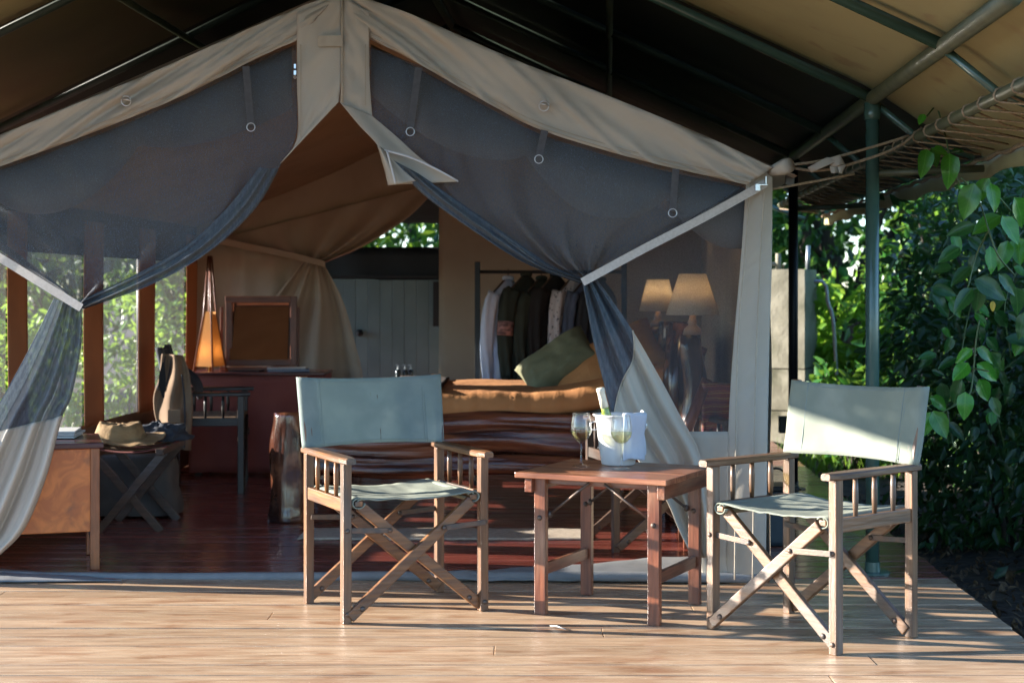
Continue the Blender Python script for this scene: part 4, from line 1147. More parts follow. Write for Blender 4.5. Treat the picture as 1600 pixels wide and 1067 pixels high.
mr = empty('dressing_mirror', PY(404, 572, YD + .22), label='square tilting mirror in a red brown wooden frame on the dressing table', cat='mirror')
mr.location.z = ZT
OFF[mr] = Vector(mr.location)
Ym = YD + .22
def MP(x, y, dy=0): return PY(x, y, Ym) + Vector((0, dy, 0))
for a, b in (((353, 466), (353, 570)), ((454, 466), (454, 570))):
    mb = MB(); mb.bar(MP(a[0] + 5, 463), MP(b[0] + 5, 571), .045, .026, (0, 1, 0)); mb.build('frame_side', 'redwood_z', mr, bevel=.004)
for y_ in (468, 566):
    mb = MB(); mb.bar(MP(352, y_, -.003), MP(455, y_, -.003), .026, .045, (0, 0, 1)); mb.build('frame_rail', 'redwood_x', mr, bevel=.004)
mb = MB(); mb.add([MP(360, 472, .055), MP(450, 472, .055), MP(450, 562, -.03), MP(360, 562, -.03)], [(0, 1, 2, 3)]); mb.build('mirror_glass', 'mirror', mr)
mb = MB(); mb.box(MP(406, 517, .075), (.40, .008, .41)); mb.build('backing', 'brownchair_x', mr)
for x in (345, 465):
    mb = MB(); mb.bar(MP(x, 480, .03), Vector((MP(x, 480).x, Ym + .03, ZT)), .018, .018, (0, 1, 0)); mb.build('stand_post', 'redwood_z', mr, bevel=.003)
mb = MB(); mb.box((MP(405, 570).x, Ym + .03, ZT + .012), (.52, .10, .022)); mb.build('stand_base', 'redwood_x', mr, bevel=.003)

def point_lamp(name, loc, power, colr, rad, parent):
    l = bpy.data.lights.new(name, 'POINT'); l.energy = power; l.color = colr; l.shadow_soft_size = rad
    o = bpy.data.objects.new(name, l); col.objects.link(o); o.parent = parent; o.location = Vector(loc) - OFF[parent]
    return o
Yl = YD + .14
cl = empty('cone_lamp', (PY(328, 575, Yl).x, Yl, ZT), label='lit tapering hide lamp on the dressing table', cat='lamp')
cx_ = cl.location.x
def lz(y): return PY(328, y, Yl).z
Mr = Matrix.Rotation(R(20), 3, 'Z')
mb = MB(); mb.lathe([(.100, lz(572)), (.040, lz(487))], (cx_, Yl, 0), 4, Mr, cap=False); mb.build('shade', 'skin_shade', cl)
for k in range(4):
    th = R(20 + 90 * k); d = Vector((math.cos(th), math.sin(th), 0))
    mb = MB(); mb.tube([Vector((cx_, Yl, ZT)) + d * .108, Vector((cx_, Yl, lz(490))) + d * .041, Vector((cx_, Yl, lz(400))) + d * .012], .006, 6).build('stick', 'redwood_z', cl, smooth=True)
mb = MB(); mb.tube([(cx_, Yl, ZT), (cx_, Yl, lz(555))], .012, 8).build('lamp_holder', 'brass', cl, smooth=True)
mb = MB(); mb.lathe([(.004, 0), (.016, .012), (.020, .028), (.014, .045), (.002, .052)], (cx_, Yl, lz(556)), 14); mb.build('bulb', 'bulb', cl, smooth=True)
point_lamp('cone_lamp_light', (cx_, Yl, lz(558)), .022, (1, .55, .2), .02, cl)
# papers, books, small flask on the dressing table
pp = MB(); pp.box((PY(452, 580, 10.55).x, 10.52, ZT + .010), (.27, .19, .018), Matrix.Rotation(R(8), 3, 'Z')); tag(pp.build('notebook', 'book_blue', bevel=.002), 'flat dark blue notebook at the right end of the dressing table', 'notebook')
pp = MB(); pp.box((PY(452, 580, 10.55).x - .01, 10.52, ZT + .023), (.25, .17, .006), Matrix.Rotation(R(4), 3, 'Z')); tag(pp.build('paper_sheet', 'paper'), 'sheets of paper lying on the dark blue notebook', 'paper')
pp = MB(); pp.box((PY(385, 580, 10.5).x, 10.50, ZT + .006), (.20, .14, .010), Matrix.Rotation(R(-6), 3, 'Z')); tag(pp.build('booklet', 'bottle_dark', bevel=.002), 'thin black booklet lying in front of the mirror', 'booklet')

# ================================================================== VEST ON THE BLACK CHAIR
vx, vy = -2.125, 9.72
vest = empty('safari_vest', (vx, vy, .35), label='tan safari vest hung over the back of the black chair', cat='vest')
def VP(x, y, dY=0.): return PY(x, y, 9.18 + dY)
for sd_, k in ((0, 1), (.16, 5)):
    A1 = px_path([(253, 553), (249, 590), (241, 616), (241, 640), (248, 672), (256, 700)], 41)
    B1 = px_path([(285, 555), (294, 578), (299, 608), (301, 640), (299, 675), (298, 704)], 41)
    mb = MB()
    def vf(s, t, sd_=sd_, k=k):
        i = int(round(t * 40)); q = A1[i].lerp(B1[i], s)
        bul = .05 * math.sin(math.pi * s) * min(1, .4 + t) + .022 * math.sin(s * 11 + t * 4 + k) + .012 * nz(s * 3, t * 5, k)
        return VP(q.x, q.y, sd_ - (bul if sd_ == 0 else -bul))
    mb.grid(vf, 30, 40).build('front_panel' if sd_ == 0 else 'back_panel', 'vest', vest, smooth=True, solid=.006)
mb = MB(); mb.tube([VP(x, y, -.02) for x, y in px_path([(258, 556), (254, 585), (246, 608), (258, 604), (264, 585), (268, 560)], 20)], .004, 6).build('armhole_binding', 'dark_cloth', vest, smooth=True)
mb = MB(); mb.grid(lambda s, t: VP(254 + 11 * s * math.sin(math.pi * (.08 + .84 * t)) - 6 * math.sin(math.pi * t), 566 + 56 * t, -.085), 6, 16).build('armhole_lining', 'black_cloth', vest, smooth=True)
mb = MB(); mb.tube([VP(x, y, -.06) for x, y in px_path([(284, 585), (288, 620), (289, 660), (288, 700)], 16)], .005, 5).build('zip', 'dark_cloth', vest, smooth=True)
for yy_ in (640, 672):
    mb = MB(); mb.grid(lambda s, t: VP(262 + 20 * s, yy_ + 20 * t, -.085 + .01 * s), 3, 3).build('pocket', 'vest', vest, solid=.008, bevel=.002)
# dark sling bag on the far chair post
mb = MB()
bagc = PY(300, 592, 9.75)
mb.tube(catmull([bagc + Vector((-.09, 0, .10)), bagc + Vector((-.04, -.03, .05)), bagc + Vector((.03, -.02, -.02)), bagc + Vector((.05, 0, -.12))], 14), [.012, .018, .022, .025, .028, .030, .032, .032, .032, .03, .028, .025, .022, .015], 12, rfn=lambda s, th, p: 1 + .2 * nz(th, s * 6))
tag(mb.build('dark_scarf', 'dark_cloth', smooth=True), 'crumpled black cloth hung beside the vest on the black chair', 'scarf')

# ================================================================== BURL DESK, LUGGAGE RACK
desk = empty('burl_desk', (PZ(152, 888, 0).x + .02, 6.90, 0), R(17), label='low desk with orange burl wood end panel at the left tent flap', cat='desk')
dz = .548
fx = PZ(152, 888, 0).x
DX0, DX1, DY0, DY1 = -2.42, fx + .02, 6.90, 7.36
mb = MB(); mb.box(((DX0 + DX1) / 2, (DY0 + DY1) / 2, dz - .012), (DX1 - DX0 + .03, DY1 - DY0 + .03, .024)); mb.build('desk_top', 'deep_red_top', desk, bevel=.005)
mb = MB()
a0, a1 = DX0 + .02, DX1 - .040
vs = [(a0, DY0 + .004, .165), (a1, DY0 + .004, .165), (a1, DY0 + .004, dz - .025), (a0, DY0 + .004, dz - .025)]
mb.add(vs + [(x, y + .02, z) for x, y, z in vs], [(0, 1, 2, 3), (7, 6, 5, 4), (0, 4, 5, 1), (1, 5, 6, 2), (2, 6, 7, 3), (3, 7, 4, 0)]); mb.build('burl_panel', 'burl', desk, bevel=.003)
mb = MB(); mb.box((DX1 - .026, (DY0 + DY1) / 2, .36), (.018, DY1 - DY0 - .05, .32)); mb.build('side_panel', 'deskwood_y', desk, bevel=.003)
for x in (DX0 + .02, DX1 - .022):
    for y_ in (DY0 + .018, DY1 - .02):
        mb = MB(); mb.box((x, y_, (dz - .024) / 2), (.040, .040, dz - .024)); mb.build('leg', 'deskwood_z', desk, bevel=.003)
mb = MB(); mb.tube([(DX1 - .03, DY0 + .04, .13), (DX1 - .03, DY1 - .03, .15)], .012, 8).build('stretcher', 'darkchair_y', desk, smooth=True)
pc = PZ(100, 684, dz)
pp = MB()
for k, (dx, rz_) in enumerate(((0, 5), (.005, 2), (-.004, 8))):
    pp.box((-2.02 + dx, 7.16, dz + .008 + .011 * k), (.16, .22, .009), Matrix.Rotation(R(rz_), 3, 'Z'))
tag(pp.build('magazine', 'paper', bevel=.001), 'pale magazines lying on the burl desk', 'magazine')

lr = empty('luggage_rack', (-2.02, 8.2, 0), label='folding luggage rack with leather straps beside the burl desk', cat='luggage rack')
LRX = lambda x: (x - CX) / FPX * 8.2
xa, xb = LRX(158), LRX(268)
for y_ in (7.98, 8.38):
    mb = MB(); mb.bar((xa + .04, y_, .0), (xb + .01, y_, .40), .022, .040, (0, 0, 1)); mb.build('cross_leg', 'brownchair_x', lr, bevel=.003)
    mb = MB(); mb.bar((xb - .01, y_ + .024, .0), (xa + .0, y_ + .024, .40), .022, .040, (0, 0, 1)); mb.build('cross_leg', 'brownchair_x', lr, bevel=.003)
for x in (xa, xb):
    mb = MB(); mb.box((x, 8.18, .405), (.04, .52, .03)); mb.build('top_rail', 'brownchair_y', lr, bevel=.003)
for k in range(4):
    y_ = 7.98 + .13 * k
    mb = MB(); mb.grid(lambda s, t: (xa - .02 + (xb - xa + .04) * s, y_ + .05 * t, .424 - .03 * math.sin(math.pi * s)), 14, 2).build('strap', 'tan_fabric' if k % 2 else 'red_cloth', lr, solid=.004)
# straw hat and crumpled clothes on it
mb = MB()
def hat(s, t):
    th = 2 * math.pi * s; r = .01 + .19 * t
    z = .455 + (.07 if t < .42 else .07 * max(0, 1 - (t - .42) / .12)) + .022 * math.sin(2 * th + .6) * t + .012 * nz(math.cos(th) * 3, math.sin(th) * 3, t * 4)
    return (-1.99 + r * math.cos(th) * 1.15, 8.12 + r * math.sin(th), z)
mb.grid(hat, 60, 22)
tag(mb.build('straw_hat', 'straw', smooth=True, solid=.004), 'crumpled straw hat lying on the luggage rack', 'hat')
mb = MB()
def heap(s, t):
    th = 2 * math.pi * s; ph = math.pi / 2 * t
    rr = 1 + .28 * nz(math.cos(th) * 2.2, math.sin(th) * 2.2, ph * 3) + .14 * nz(math.cos(th) * 5, math.sin(th) * 5, ph * 6)
    return (-1.85 + .16 * math.cos(th) * math.cos(ph) * rr, 8.36 + .13 * math.sin(th) * math.cos(ph) * rr, .425 + .085 * math.sin(ph) * rr)
mb.grid(heap, 44, 18)
tag(mb.build('jacket_heap', 'dark_cloth', smooth=True), 'crumpled dark jacket heaped on the luggage rack behind the hat', 'jacket')
mb = MB()
def bagf(s, t):
    th = 2 * math.pi * s
    e = lambda q: math.copysign(abs(q) ** .55, q)
    ww = .24 * (1 - .16 * t) * (1 + .05 * nz(math.cos(th) * 2, math.sin(th) * 2, t * 3)); hh = .17 * (1 - .3 * t)
    return (-2.02 + ww * e(math.cos(th)), 8.62 + hh * e(math.sin(th)), .012 + .30 * t - .03 * t * nz(math.cos(th) * 2, 0, 4))
mb.grid(bagf, 40, 14)
b0 = len(mb.v); mb.v.append(Vector((-2.02, 8.62, .315)))
top0 = 41 * 14
for j in range(40): mb.f.append((top0 + j, top0 + j + 1, b0))
tag(mb.build('travel_bag', 'bag', smooth=True), 'soft grey brown travel bag on the floor behind the luggage rack', 'bag')

# ================================================================== BEDSIDE LAMPS AND STRIPED SEAT (behind the right mesh)
def bedside(name, px, ybase_shade, ytop_shade, wb_, wt_, Y, label, power):
    c = PY(px, ybase_shade, Y); k = Y / FPX
    e_ = empty(name, (c.x, Y, 0), label=label, cat='lamp', group='bedside lamps')
    zb = c.z; zt_ = PY(px, ytop_shade, Y).z
    pts = [(c.x + .015 * math.sin(i * .7), Y, (zb - .10) * i / 16) for i in range(17)]
    mb = MB(); mb.tube(pts, [.085 - .032 * (i / 16) for i in range(17)], 22, rfn=lambda s, th, p: 1 + .2 * noise.noise(Vector((math.cos(th) * 1.6, math.sin(th) * 1.6, p.z * 2 + px)))).build('log_base', 'stump', e_, smooth=True)
    mb = MB(); mb.lathe([(.05, zb - .10), (.042, zb - .07), (.020, zb - .05), (.026, zb - .035), (.016, zb - .02), (.012, zb + .08)], (c.x, Y, 0), 16); mb.build('lamp_holder', 'ceramic', e_, smooth=True)
    mb = MB(); mb.lathe([(wb_ / 2 * k, zb), (wt_ / 2 * k, zt_)], (c.x, Y, 0), 40, cap=False); mb.build('shade', 'lampshade', e_, smooth=True, solid=.002)
    mb = MB(); mb.lathe([(.004, 0), (.020, .015), (.026, .035), (.018, .058), (.002, .068)], (c.x, Y, zb + .075), 14); mb.build('bulb', 'bulb', e_, smooth=True)
    point_lamp(name + '_light', (c.x, Y, zb + (zt_ - zb) * .72), power, (1, .80, .55), .03, e_)
bedside('bedside_lamp', 1082, 492, 428, 83, 42, 8.05, 'large cream bedside lamp on a log base near the tent corner', .09)
bedside('bedside_lamp', 1028, 486, 437, 58, 34, 10.1, 'smaller cream bedside lamp behind the large one', .28)
lg = MB(); lg.tube([PY(1053, 720, 8.3), PY(1056, 600, 8.3), PY(1062, 505, 8.3)], [.075, .07, .055], 20, rfn=logfn(50))
tag(lg.build('log_post', 'stump', smooth=True), 'dark polished log post standing beside the large bedside lamp', 'log')
st_ = empty('folding_stool', PY(1110, 700, 7.5), label='reddish wooden folding seat with striped woven cover behind the corner mesh', cat='seat')
mb = MB(); mb.tube([PY(1062, 700, 7.5), PY(1080, 655, 7.5), PY(1105, 592, 7.5)], .026, 12); mb.build('rail', 'redwood_z', st_, smooth=True)
mb = MB(); mb.grid(lambda s, t: PY(1098 + 58 * s, 597 + 6 * s + 84 * t, 7.45 + .25 * t + .05 * math.sin(3 * s)), 16, 20).build('striped_cover', 'striped_weave', st_, smooth=True, solid=.02)
mb = MB(); mb.box(PY(1110, 745, 7.6), (.30, .30, .03)); mb.build('seat_board', 'redwood_x', st_)
for dx in (-.12, .12):
    for dy in (-.12, .12):
        q = PY(1110, 745, 7.6); mb = MB(); mb.box((q.x + dx, q.y + dy, q.z / 2), (.04, .04, q.z)); mb.build('leg', 'redwood_z', st_)

# ================================================================== WASHROOM BEYOND THE BACK OPENING
YW = 12.3
wr_ = empty('boarded_screen', PY(600, 700, YW), label='grey green screen of upright boards in the back opening of the tent', cat='screen')
for k in range(13):
    x = 480 + 19 * k
    mb = MB(); a = PY(x, 437, YW); b = PY(x + 18.95, 437, YW)
    mb.box(((a.x + b.x) / 2, YW, a.z / 2), (b.x - a.x, .02 + .002 * (k % 2), a.z)); mb.build('board', 'door_teal', wr_, bevel=.004)
mb = MB(); mb.grid(lambda s, t: PY(480 + 248 * s, 440 + 280 * t, YW + .03), 2, 2); mb.bar(PY(478, 433, YW - .03), PY(730, 433, YW - .03), .03, .02); mb.build('top_rail', 'black_board', wr_)  # rail plus a black sheet added behind the boards to block light through gaps
mb = MB(); mb.lathe([(.028, 0), (.028, .012), (.012, .03), (.022, .05), (.001, .055)], PY(562, 520, YW - .02), 14, Matrix.Rotation(R(90), 3, 'X')); mb.build('knob', 'black_board', wr_, smooth=True)
mb = MB(); mb.bar(PY(684, 440, YW - .05), PY(684, 510, YW - .05), .03, .07, (1, 0, 0)); mb.build('jamb', 'black_board', wr_)
db = MB(); db.grid(lambda s, t: PY(490 + 250 * s, 386 + 56 * t, YW + .08 + .02 * nz(s * 5, t)), 20, 4)
tag(db.build('dark_sheet', 'black_board', smooth=True, solid=.01), 'black sheet stretched above the grey green board screen', 'sheet')
rs = MB(); rs.grid(lambda s, t: (-1.7 + 1.5 * s, 11.25 + 1.2 * t, 1.97 - .24 * t + .02 * nz(s * 4, t * 4)), 16, 12)
tag(rs.build('washroom_roof', 'black_board', smooth=True, solid=.01), 'black sloping sheet roofing the wash place behind the tent', 'roof sheet')
ws = empty('wash_stand', PY(632, 700, 11.75), label='low dark wash stand carrying three pump bottles', cat='stand')
zq = PY(632, 591, 11.75).z
mb = MB(); mb.box((PY(632, 591, 11.75).x, 11.75, zq - .012), (.36, .26, .024)); mb.build('stand_top', 'brownchair_x', ws, bevel=.003)
for sx in (-1, 1):
    for sy in (-1, 1):
        mb = MB(); mb.box((PY(632, 591, 11.75).x + sx * .15, 11.75 + sy * .1, (zq - .024) / 2), (.03, .03, zq - .024)); mb.build('leg', 'brownchair_z', ws)
for k, x in enumerate((622, 633, 642)):
    c = PY(x, 591, 11.72)
    pb = empty('pump_bottle', (c.x, 11.72, zq), label=('left', 'middle', 'right')[k] + ' of the three small pump bottles in the tent back opening', cat='bottle', group='pump bottles on the wash stand')
    mb = MB(); mb.lathe([(.018, .0), (.020, .003), (.020, .055), (.014, .064), (.008, .068)], (0, 0, 0), 14); mb.build('bottle_body', 'bottle_dark', pb, smooth=True, world=False)
    mb = MB(); mb.lathe([(.009, .066), (.009, .074), (.004, .076), (.004, .096)], (0, 0, 0), 10); mb.box((-.008, 0, .098), (.028, .010, .008)); mb.build('pump', 'galv', pb, world=False)

# ================================================================== OUTSIDE RIGHT: TANK, CRATE
YT_ = 12.6
tk = empty('concrete_tank', (2.19, 13.0, -.15), label='weathered concrete block pillar standing in the sun behind the tent corner', cat='pillar')
Mt = Matrix.Rotation(R(-24), 3, 'Z')
hz = [(-.15, .24), (.25, .575), (.585, 1.375)]
for k, (a, b) in enumerate(hz):
    mb = MB()
    n = 14
    def blk(s, t, a=a, b=b, k=k):
        th = s * 4; i = int(th) % 4; f = th - int(th)
        cs = [(-.22, -.21), (.22, -.21), (.22, .21), (-.22, .21)]
        p = Vector(cs[i]).lerp(Vector(cs[(i + 1) % 4]), f)
        z = a + (b - a) * t
        q = Mt @ Vector((p.x, p.y, 0)); rr = 1 + .02 * nz(q.x * 9, q.y * 9, z * 9)
        return (2.21 + q.x * rr, 13.0 + q.y * rr, z)
    mb.grid(blk, 48, 16)
    b0 = len(mb.v); mb.v.append(Vector((2.21, 13.0, b + .004))); t0 = 49 * 16
    for j in range(48): mb.f.append((t0 + j, t0 + j + 1, b0))
    mb.build('block', 'concrete', tk)
mb = MB(); mb.tube([PY(1216, 424, 12.9), PY(1216, 396, 12.9)], .022, 10); mb.tube([PY(1192, 414, 12.9), PY(1216, 412, 12.9)], .016, 8); mb.build('pipe', 'concrete', tk, smooth=True)
mb = MB(); mb.tube([PY(1262, 424, 12.9), PY(1263, 384, 12.9)], .018, 10); mb.build('pipe', 'galv', tk, smooth=True)
mb = MB(); mb.tube(catmull([PY(1272, 440, 12.8), PY(1286, 440, 12.8), PY(1291, 448, 12.8), PY(1294, 475, 12.8), PY(1302, 503, 12.8), PY(1310, 640, 12.8)], 20), .016, 8); mb.build('pipe', 'galv', tk, smooth=True)
lb = empty('meter_box', PY(1226, 664, 9.4), label='small black box fixed to the far dark pole', cat='box')
mb = MB(); mb.box(PY(1227, 663, 9.58), (.075, .06, .10)); mb.build('case', 'pole_black', lb, bevel=.004)
mb = MB(); mb.box(PY(1227, 656, 9.545), (.08, .01, .012)); mb.build('lid_edge', 'pole_black', lb)
cr = empty('dark_bin', PZ(1218, 855, 0), label='black plastic bin with lid behind the right tent corner', cat='bin')
q = PZ(1218, 855, 0)
mb = MB(); mb.loft([[(q.x + sx * .085 * f, q.y + .1 + sy * .085 * f, z) for sx, sy in ((-1, -1), (1, -1), (1, 1), (-1, 1))] for z, f in ((0, .86), (.02, .9), (.26, 1.0))]); mb.build('bin_body', 'bottle_dark', cr, bevel=.006)
mb = MB(); mb.box((q.x, q.y + .1, .272), (.19, .19, .024)); mb.build('lid', 'pole_black', cr, bevel=.006)
mb = MB(); mb.torus((q.x, q.y + .1, .31), .05, .006, (0, 1, 0)); mb.build('handle', 'pole_black', cr, smooth=True)

# ================================================================== PLANTS
rng = np.random.default_rng(5)
def leaf_cloud(name, centers, size, m_, parent, up=.5, droop=.35, out=None, kind='stuff', aspect=.46):
    """many folded leaves: five points, four faces each"""
    n = len(centers)
    d = rng.normal(size=(n, 3)); 
    if out is not None: d = d * .8 + out
    d[:, 2] -= droop
    d /= np.linalg.norm(d, axis=1)[:, None]
    nn = rng.normal(size=(n, 3)) * .75; nn[:, 2] += up + .4
    sd = np.cross(d, nn); sd /= np.linalg.norm(sd, axis=1)[:, None] + 1e-9
    nm = np.cross(sd, d)
    L = (size * rng.uniform(.6, 1.25, n))[:, None]; Wd = L * aspect * .5
    base = centers - d * L * .5
    V = np.empty((n, 6, 3))
    V[:, 0] = base
    V[:, 1] = base + d * L * .42 + sd * Wd + nm * L * .07
    V[:, 2] = base + d * L * .80 + sd * Wd * .55 + nm * L * .03
    V[:, 3] = base + d * L - nm * L * .06
    V[:, 4] = base + d * L * .80 - sd * Wd * .55 + nm * L * .03
    V[:, 5] = base + d * L * .42 - sd * Wd + nm * L * .07
    me = bpy.data.meshes.new(name)
    idx = (np.arange(n) * 6)[:, None]
    F = np.concatenate([idx + np.array([[0, 3, 2, 1]]), idx + np.array([[0, 5, 4, 3]])], 1).reshape(-1)
    me.vertices.add(n * 6); me.vertices.foreach_set('co', (V - np.array(OFF.get(parent, Vector((0, 0, 0))))[None, None]).reshape(-1))
    me.loops.add(len(F)); me.loops.foreach_set('vertex_index', F)
    me.polygons.add(n * 2); me.polygons.foreach_set('loop_start', np.arange(n * 2) * 4); me.polygons.foreach_set('loop_total', np.full(n * 2, 4))
    me.materials.append(MATS[m_]); me.update(); me.validate()
    o = bpy.data.objects.new(name, me); col.objects.link(o)
    if parent is not None: o.parent = parent
    if kind: o['kind'] = kind
    return o

def shrub(name, loc, rx, rz_, h, n, size, m_, label, cat, group, trunk_r=.03, z0=-.15, base=-.12, stems=6, clump=None, m2=None):
    s_ = empty(name, (loc[0], loc[1], z0), label=label, cat=cat, group=group)
    nc = clump or max(18, n // 60)
    c = rng.normal(size=(nc, 3)); c /= np.linalg.norm(c, axis=1)[:, None]
    c *= rng.uniform(.45, 1., nc)[:, None] ** .6
    zc = z0 + h * (.5 + base / 2); hz_ = h * (.5 - base / 2)
    cen = np.array([loc[0], loc[1], zc]) + c * np.array([rx, rz_, hz_])
    mb = MB()
    for i in range(stems):
        j = rng.integers(nc); tip = Vector(cen[j])
        a = Vector((loc[0] + rng.uniform(-.1, .1) * rx, loc[1] + rng.uniform(-.1, .1) * rz_, z0 - .05))
        mb.tube(catmull([a, a.lerp(tip, .5) + Vector((rng.uniform(-.1, .1) * rx, rng.uniform(-.1, .1), .12 * h)), tip], 9), [trunk_r * (1 - .8 * k / 8) for k in range(9)], 7)
    mb.build('trunk', 'bark', s_, smooth=True)
    k = rng.integers(0, nc, n)
    off = rng.normal(size=(n, 3)) * np.array([rx, rz_, hz_]) * .16
    pts = cen[k] + off
    pts[:, 2] = np.maximum(pts[:, 2], z0 + .03)
    outd = c[k]
    if m2:
        h_ = n // 3
        leaf_cloud('foliage', pts[:h_], size, m2, s_, out=outd[:h_])
        leaf_cloud('foliage', pts[h_:], size, m_, s_, out=outd[h_:])
    else: leaf_cloud('crown', pts, size, m_, s_, out=outd)
    return s_

G1 = 'shrubs beside the deck'
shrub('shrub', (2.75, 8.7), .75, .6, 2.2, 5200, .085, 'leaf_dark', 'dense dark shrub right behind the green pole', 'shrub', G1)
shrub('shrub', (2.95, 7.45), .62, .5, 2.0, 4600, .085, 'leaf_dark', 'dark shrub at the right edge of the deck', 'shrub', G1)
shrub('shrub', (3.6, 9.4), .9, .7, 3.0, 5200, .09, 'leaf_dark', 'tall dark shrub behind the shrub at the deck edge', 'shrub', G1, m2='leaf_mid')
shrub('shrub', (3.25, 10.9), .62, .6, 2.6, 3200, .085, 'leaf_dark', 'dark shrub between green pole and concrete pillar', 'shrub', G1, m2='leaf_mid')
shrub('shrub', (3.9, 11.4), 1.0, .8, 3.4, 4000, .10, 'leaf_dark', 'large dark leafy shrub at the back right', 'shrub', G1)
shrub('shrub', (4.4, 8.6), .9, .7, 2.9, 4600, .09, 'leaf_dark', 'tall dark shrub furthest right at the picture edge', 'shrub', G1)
shrub('shrub', (3.5, 13.0), .7, .6, 2.2, 2400, .10, 'leaf_mid', 'shrub behind the sunlit plant right of the concrete pillar', 'shrub', G1)
shrub('shrub', (2.55, 6.3), .45, .45, 1.0, 1500, .07, 'leaf_dark', 'low dark shrub on the ground at the lower right', 'shrub', G1)
shrub('leafy_plant', (2.78, 13.3), .50, .4, 1.5, 1800, .14, 'leaf_bright', 'sunlit broad leaved plant right of the concrete pillar', 'plant', None, trunk_r=.012)
shrub('leafy_plant', (2.55, 12.0), .34, .3, .75, 500, .15, 'leaf_mid', 'low broad leaved plant in front of the concrete pillar', 'plant', None, trunk_r=.010)
G2 = 'trees behind the tent'
for k, (x, y, rx, h, m_, lab) in enumerate((
        (-9.5, 20.5, 2.2, 5.5, 'leaf_mid', 'mid green tree furthest left beyond the side mesh'),
        (-6.0, 18.0, 2.0, 5.0, 'leaf_bright', 'bright green tree seen through the left side mesh'),
        (-3.2, 19.5, 2.0, 5.6, 'leaf_mid', 'green tree seen through the rear mesh pane'),
        (-.9, 17.2, 1.7, 4.6, 'leaf_bright', 'bright tree seen through the back opening of the tent'),
        (1.6, 19.5, 2.0, 5.5, 'leaf_mid', 'green tree behind the tent roof'),
        (3.4, 16.6, 1.5, 5.0, 'leaf_mid', 'green tree behind the concrete pillar'),
        (5.6, 17.0, 2.0, 6.0, 'leaf_dark', 'dark tree behind the shrubs at the right'),
        (-7.6, 21.5, 2.4, 6.0, 'leaf_mid', 'tall tree between the two trees beyond the side mesh'),
        (-4.6, 23.0, 2.4, 6.4, 'leaf_dark', 'darker tall tree further back beyond the side mesh'),
        (.4, 22.5, 2.4, 6.2, 'leaf_mid', 'far tall tree behind the middle of the tent'),
        (4.4, 21.5, 2.4, 6.4, 'leaf_mid', 'far tall tree beyond the concrete pillar'),
        (8.6, 17.5, 2.2, 6.2, 'leaf_dark', 'far dark tree beyond the tree at the right'),
        (6.6, 13.2, 1.7, 5.5, 'leaf_dark', 'dark tree furthest right beyond the deck'))):
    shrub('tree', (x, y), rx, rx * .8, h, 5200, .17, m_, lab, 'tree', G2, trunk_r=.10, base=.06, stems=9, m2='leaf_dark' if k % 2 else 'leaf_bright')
for x, y, h in ((-4.6, 13.4, 1.3), (-3.5, 14.6, 1.5), (-6.4, 14.8, 1.5)):
    shrub('bush', (x, y), .8, .6, h, 2200, .10, 'leaf_bright', {-4.6: 'low bright bush outside the rear left mesh pane', -3.5: 'low bush behind the left rear tent corner', -6.4: 'low bush outside the left mesh panes'}[x], 'bush', None, trunk_r=.02)

# grass in the sunny gap, dry leaves on the soil
gb = []
n = 1500
xs = rng.uniform(1.2, 3.2, n); ys = rng.uniform(11.6, 14.8, n)
V = np.empty((n, 3, 3)); hgt = rng.uniform(.08, .26, n); ang = rng.uniform(0, 6.28, n); wd = .008
V[:, 0] = np.stack([xs - wd * np.cos(ang), ys - wd * np.sin(ang), np.full(n, -.17)], 1)
V[:, 1] = np.stack([xs + wd * np.cos(ang), ys + wd * np.sin(ang), np.full(n, -.17)], 1)
V[:, 2] = np.stack([xs + rng.normal(0, .06, n), ys + rng.normal(0, .06, n), -.16 + hgt], 1)
me = bpy.data.meshes.new('grass'); me.from_pydata(V.reshape(-1, 3).tolist(), [], [(3 * i, 3 * i + 1, 3 * i + 2) for i in range(n)]); me.materials.append(MATS['grass'])
go = bpy.data.objects.new('grass', me); col.objects.link(go); tag(go, 'sunlit green grass around the concrete pillar', 'grass', kind='stuff')
n = 2600
pts = np.stack([rng.uniform(1.9, 3.4, n), rng.uniform(4.8, 10.5, n), np.full(n, -.135)], 1)
lo_ = leaf_cloud('leaf_litter', pts, .05, 'leaf_dry', None, up=2., droop=0.)
tag(lo_, 'dry brown leaves littering the soil beside the deck', 'leaf litter', kind='stuff')

# vine with large leaves hanging from the fly edge
def leaf_mesh(name, m_, bend, wd=.5):
    mb = MB(); n = 7
    for i in range(n):
        t = i / (n - 1); w_ = wd * .5 * math.sin(math.pi * min(1, t * .93 + .05) ** .78) ** .85 if 0 < i < n - 1 else .004
        z = -bend * t * t + .018 * math.sin(t * 14 + bend * 30)
        mb.v += [Vector((-w_, t, z + w_ * .30)), Vector((-w_ * .5, t, z + w_ * .10)), Vector((0, t, z)), Vector((w_ * .5, t, z + w_ * .10)), Vector((w_, t, z + w_ * .30))]
    for i in range(n - 1):
        for j in range(4):
            a = i * 5 + j; mb.f.append((a, a + 1, a + 6, a + 5))
    me = bpy.data.meshes.new(name); me.from_pydata(mb.v, [], mb.f); me.materials.append(MATS[m_])
    me.polygons.foreach_set('use_smooth', [True] * len(me.polygons)); me.update()
    return me
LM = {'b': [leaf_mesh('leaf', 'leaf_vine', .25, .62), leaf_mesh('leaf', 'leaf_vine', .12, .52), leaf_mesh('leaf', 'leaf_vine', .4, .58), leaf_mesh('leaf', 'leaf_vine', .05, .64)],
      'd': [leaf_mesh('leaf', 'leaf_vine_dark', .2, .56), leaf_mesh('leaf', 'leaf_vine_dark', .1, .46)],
      'y': [leaf_mesh('leaf', 'leaf_yellow', .2, .5)]}
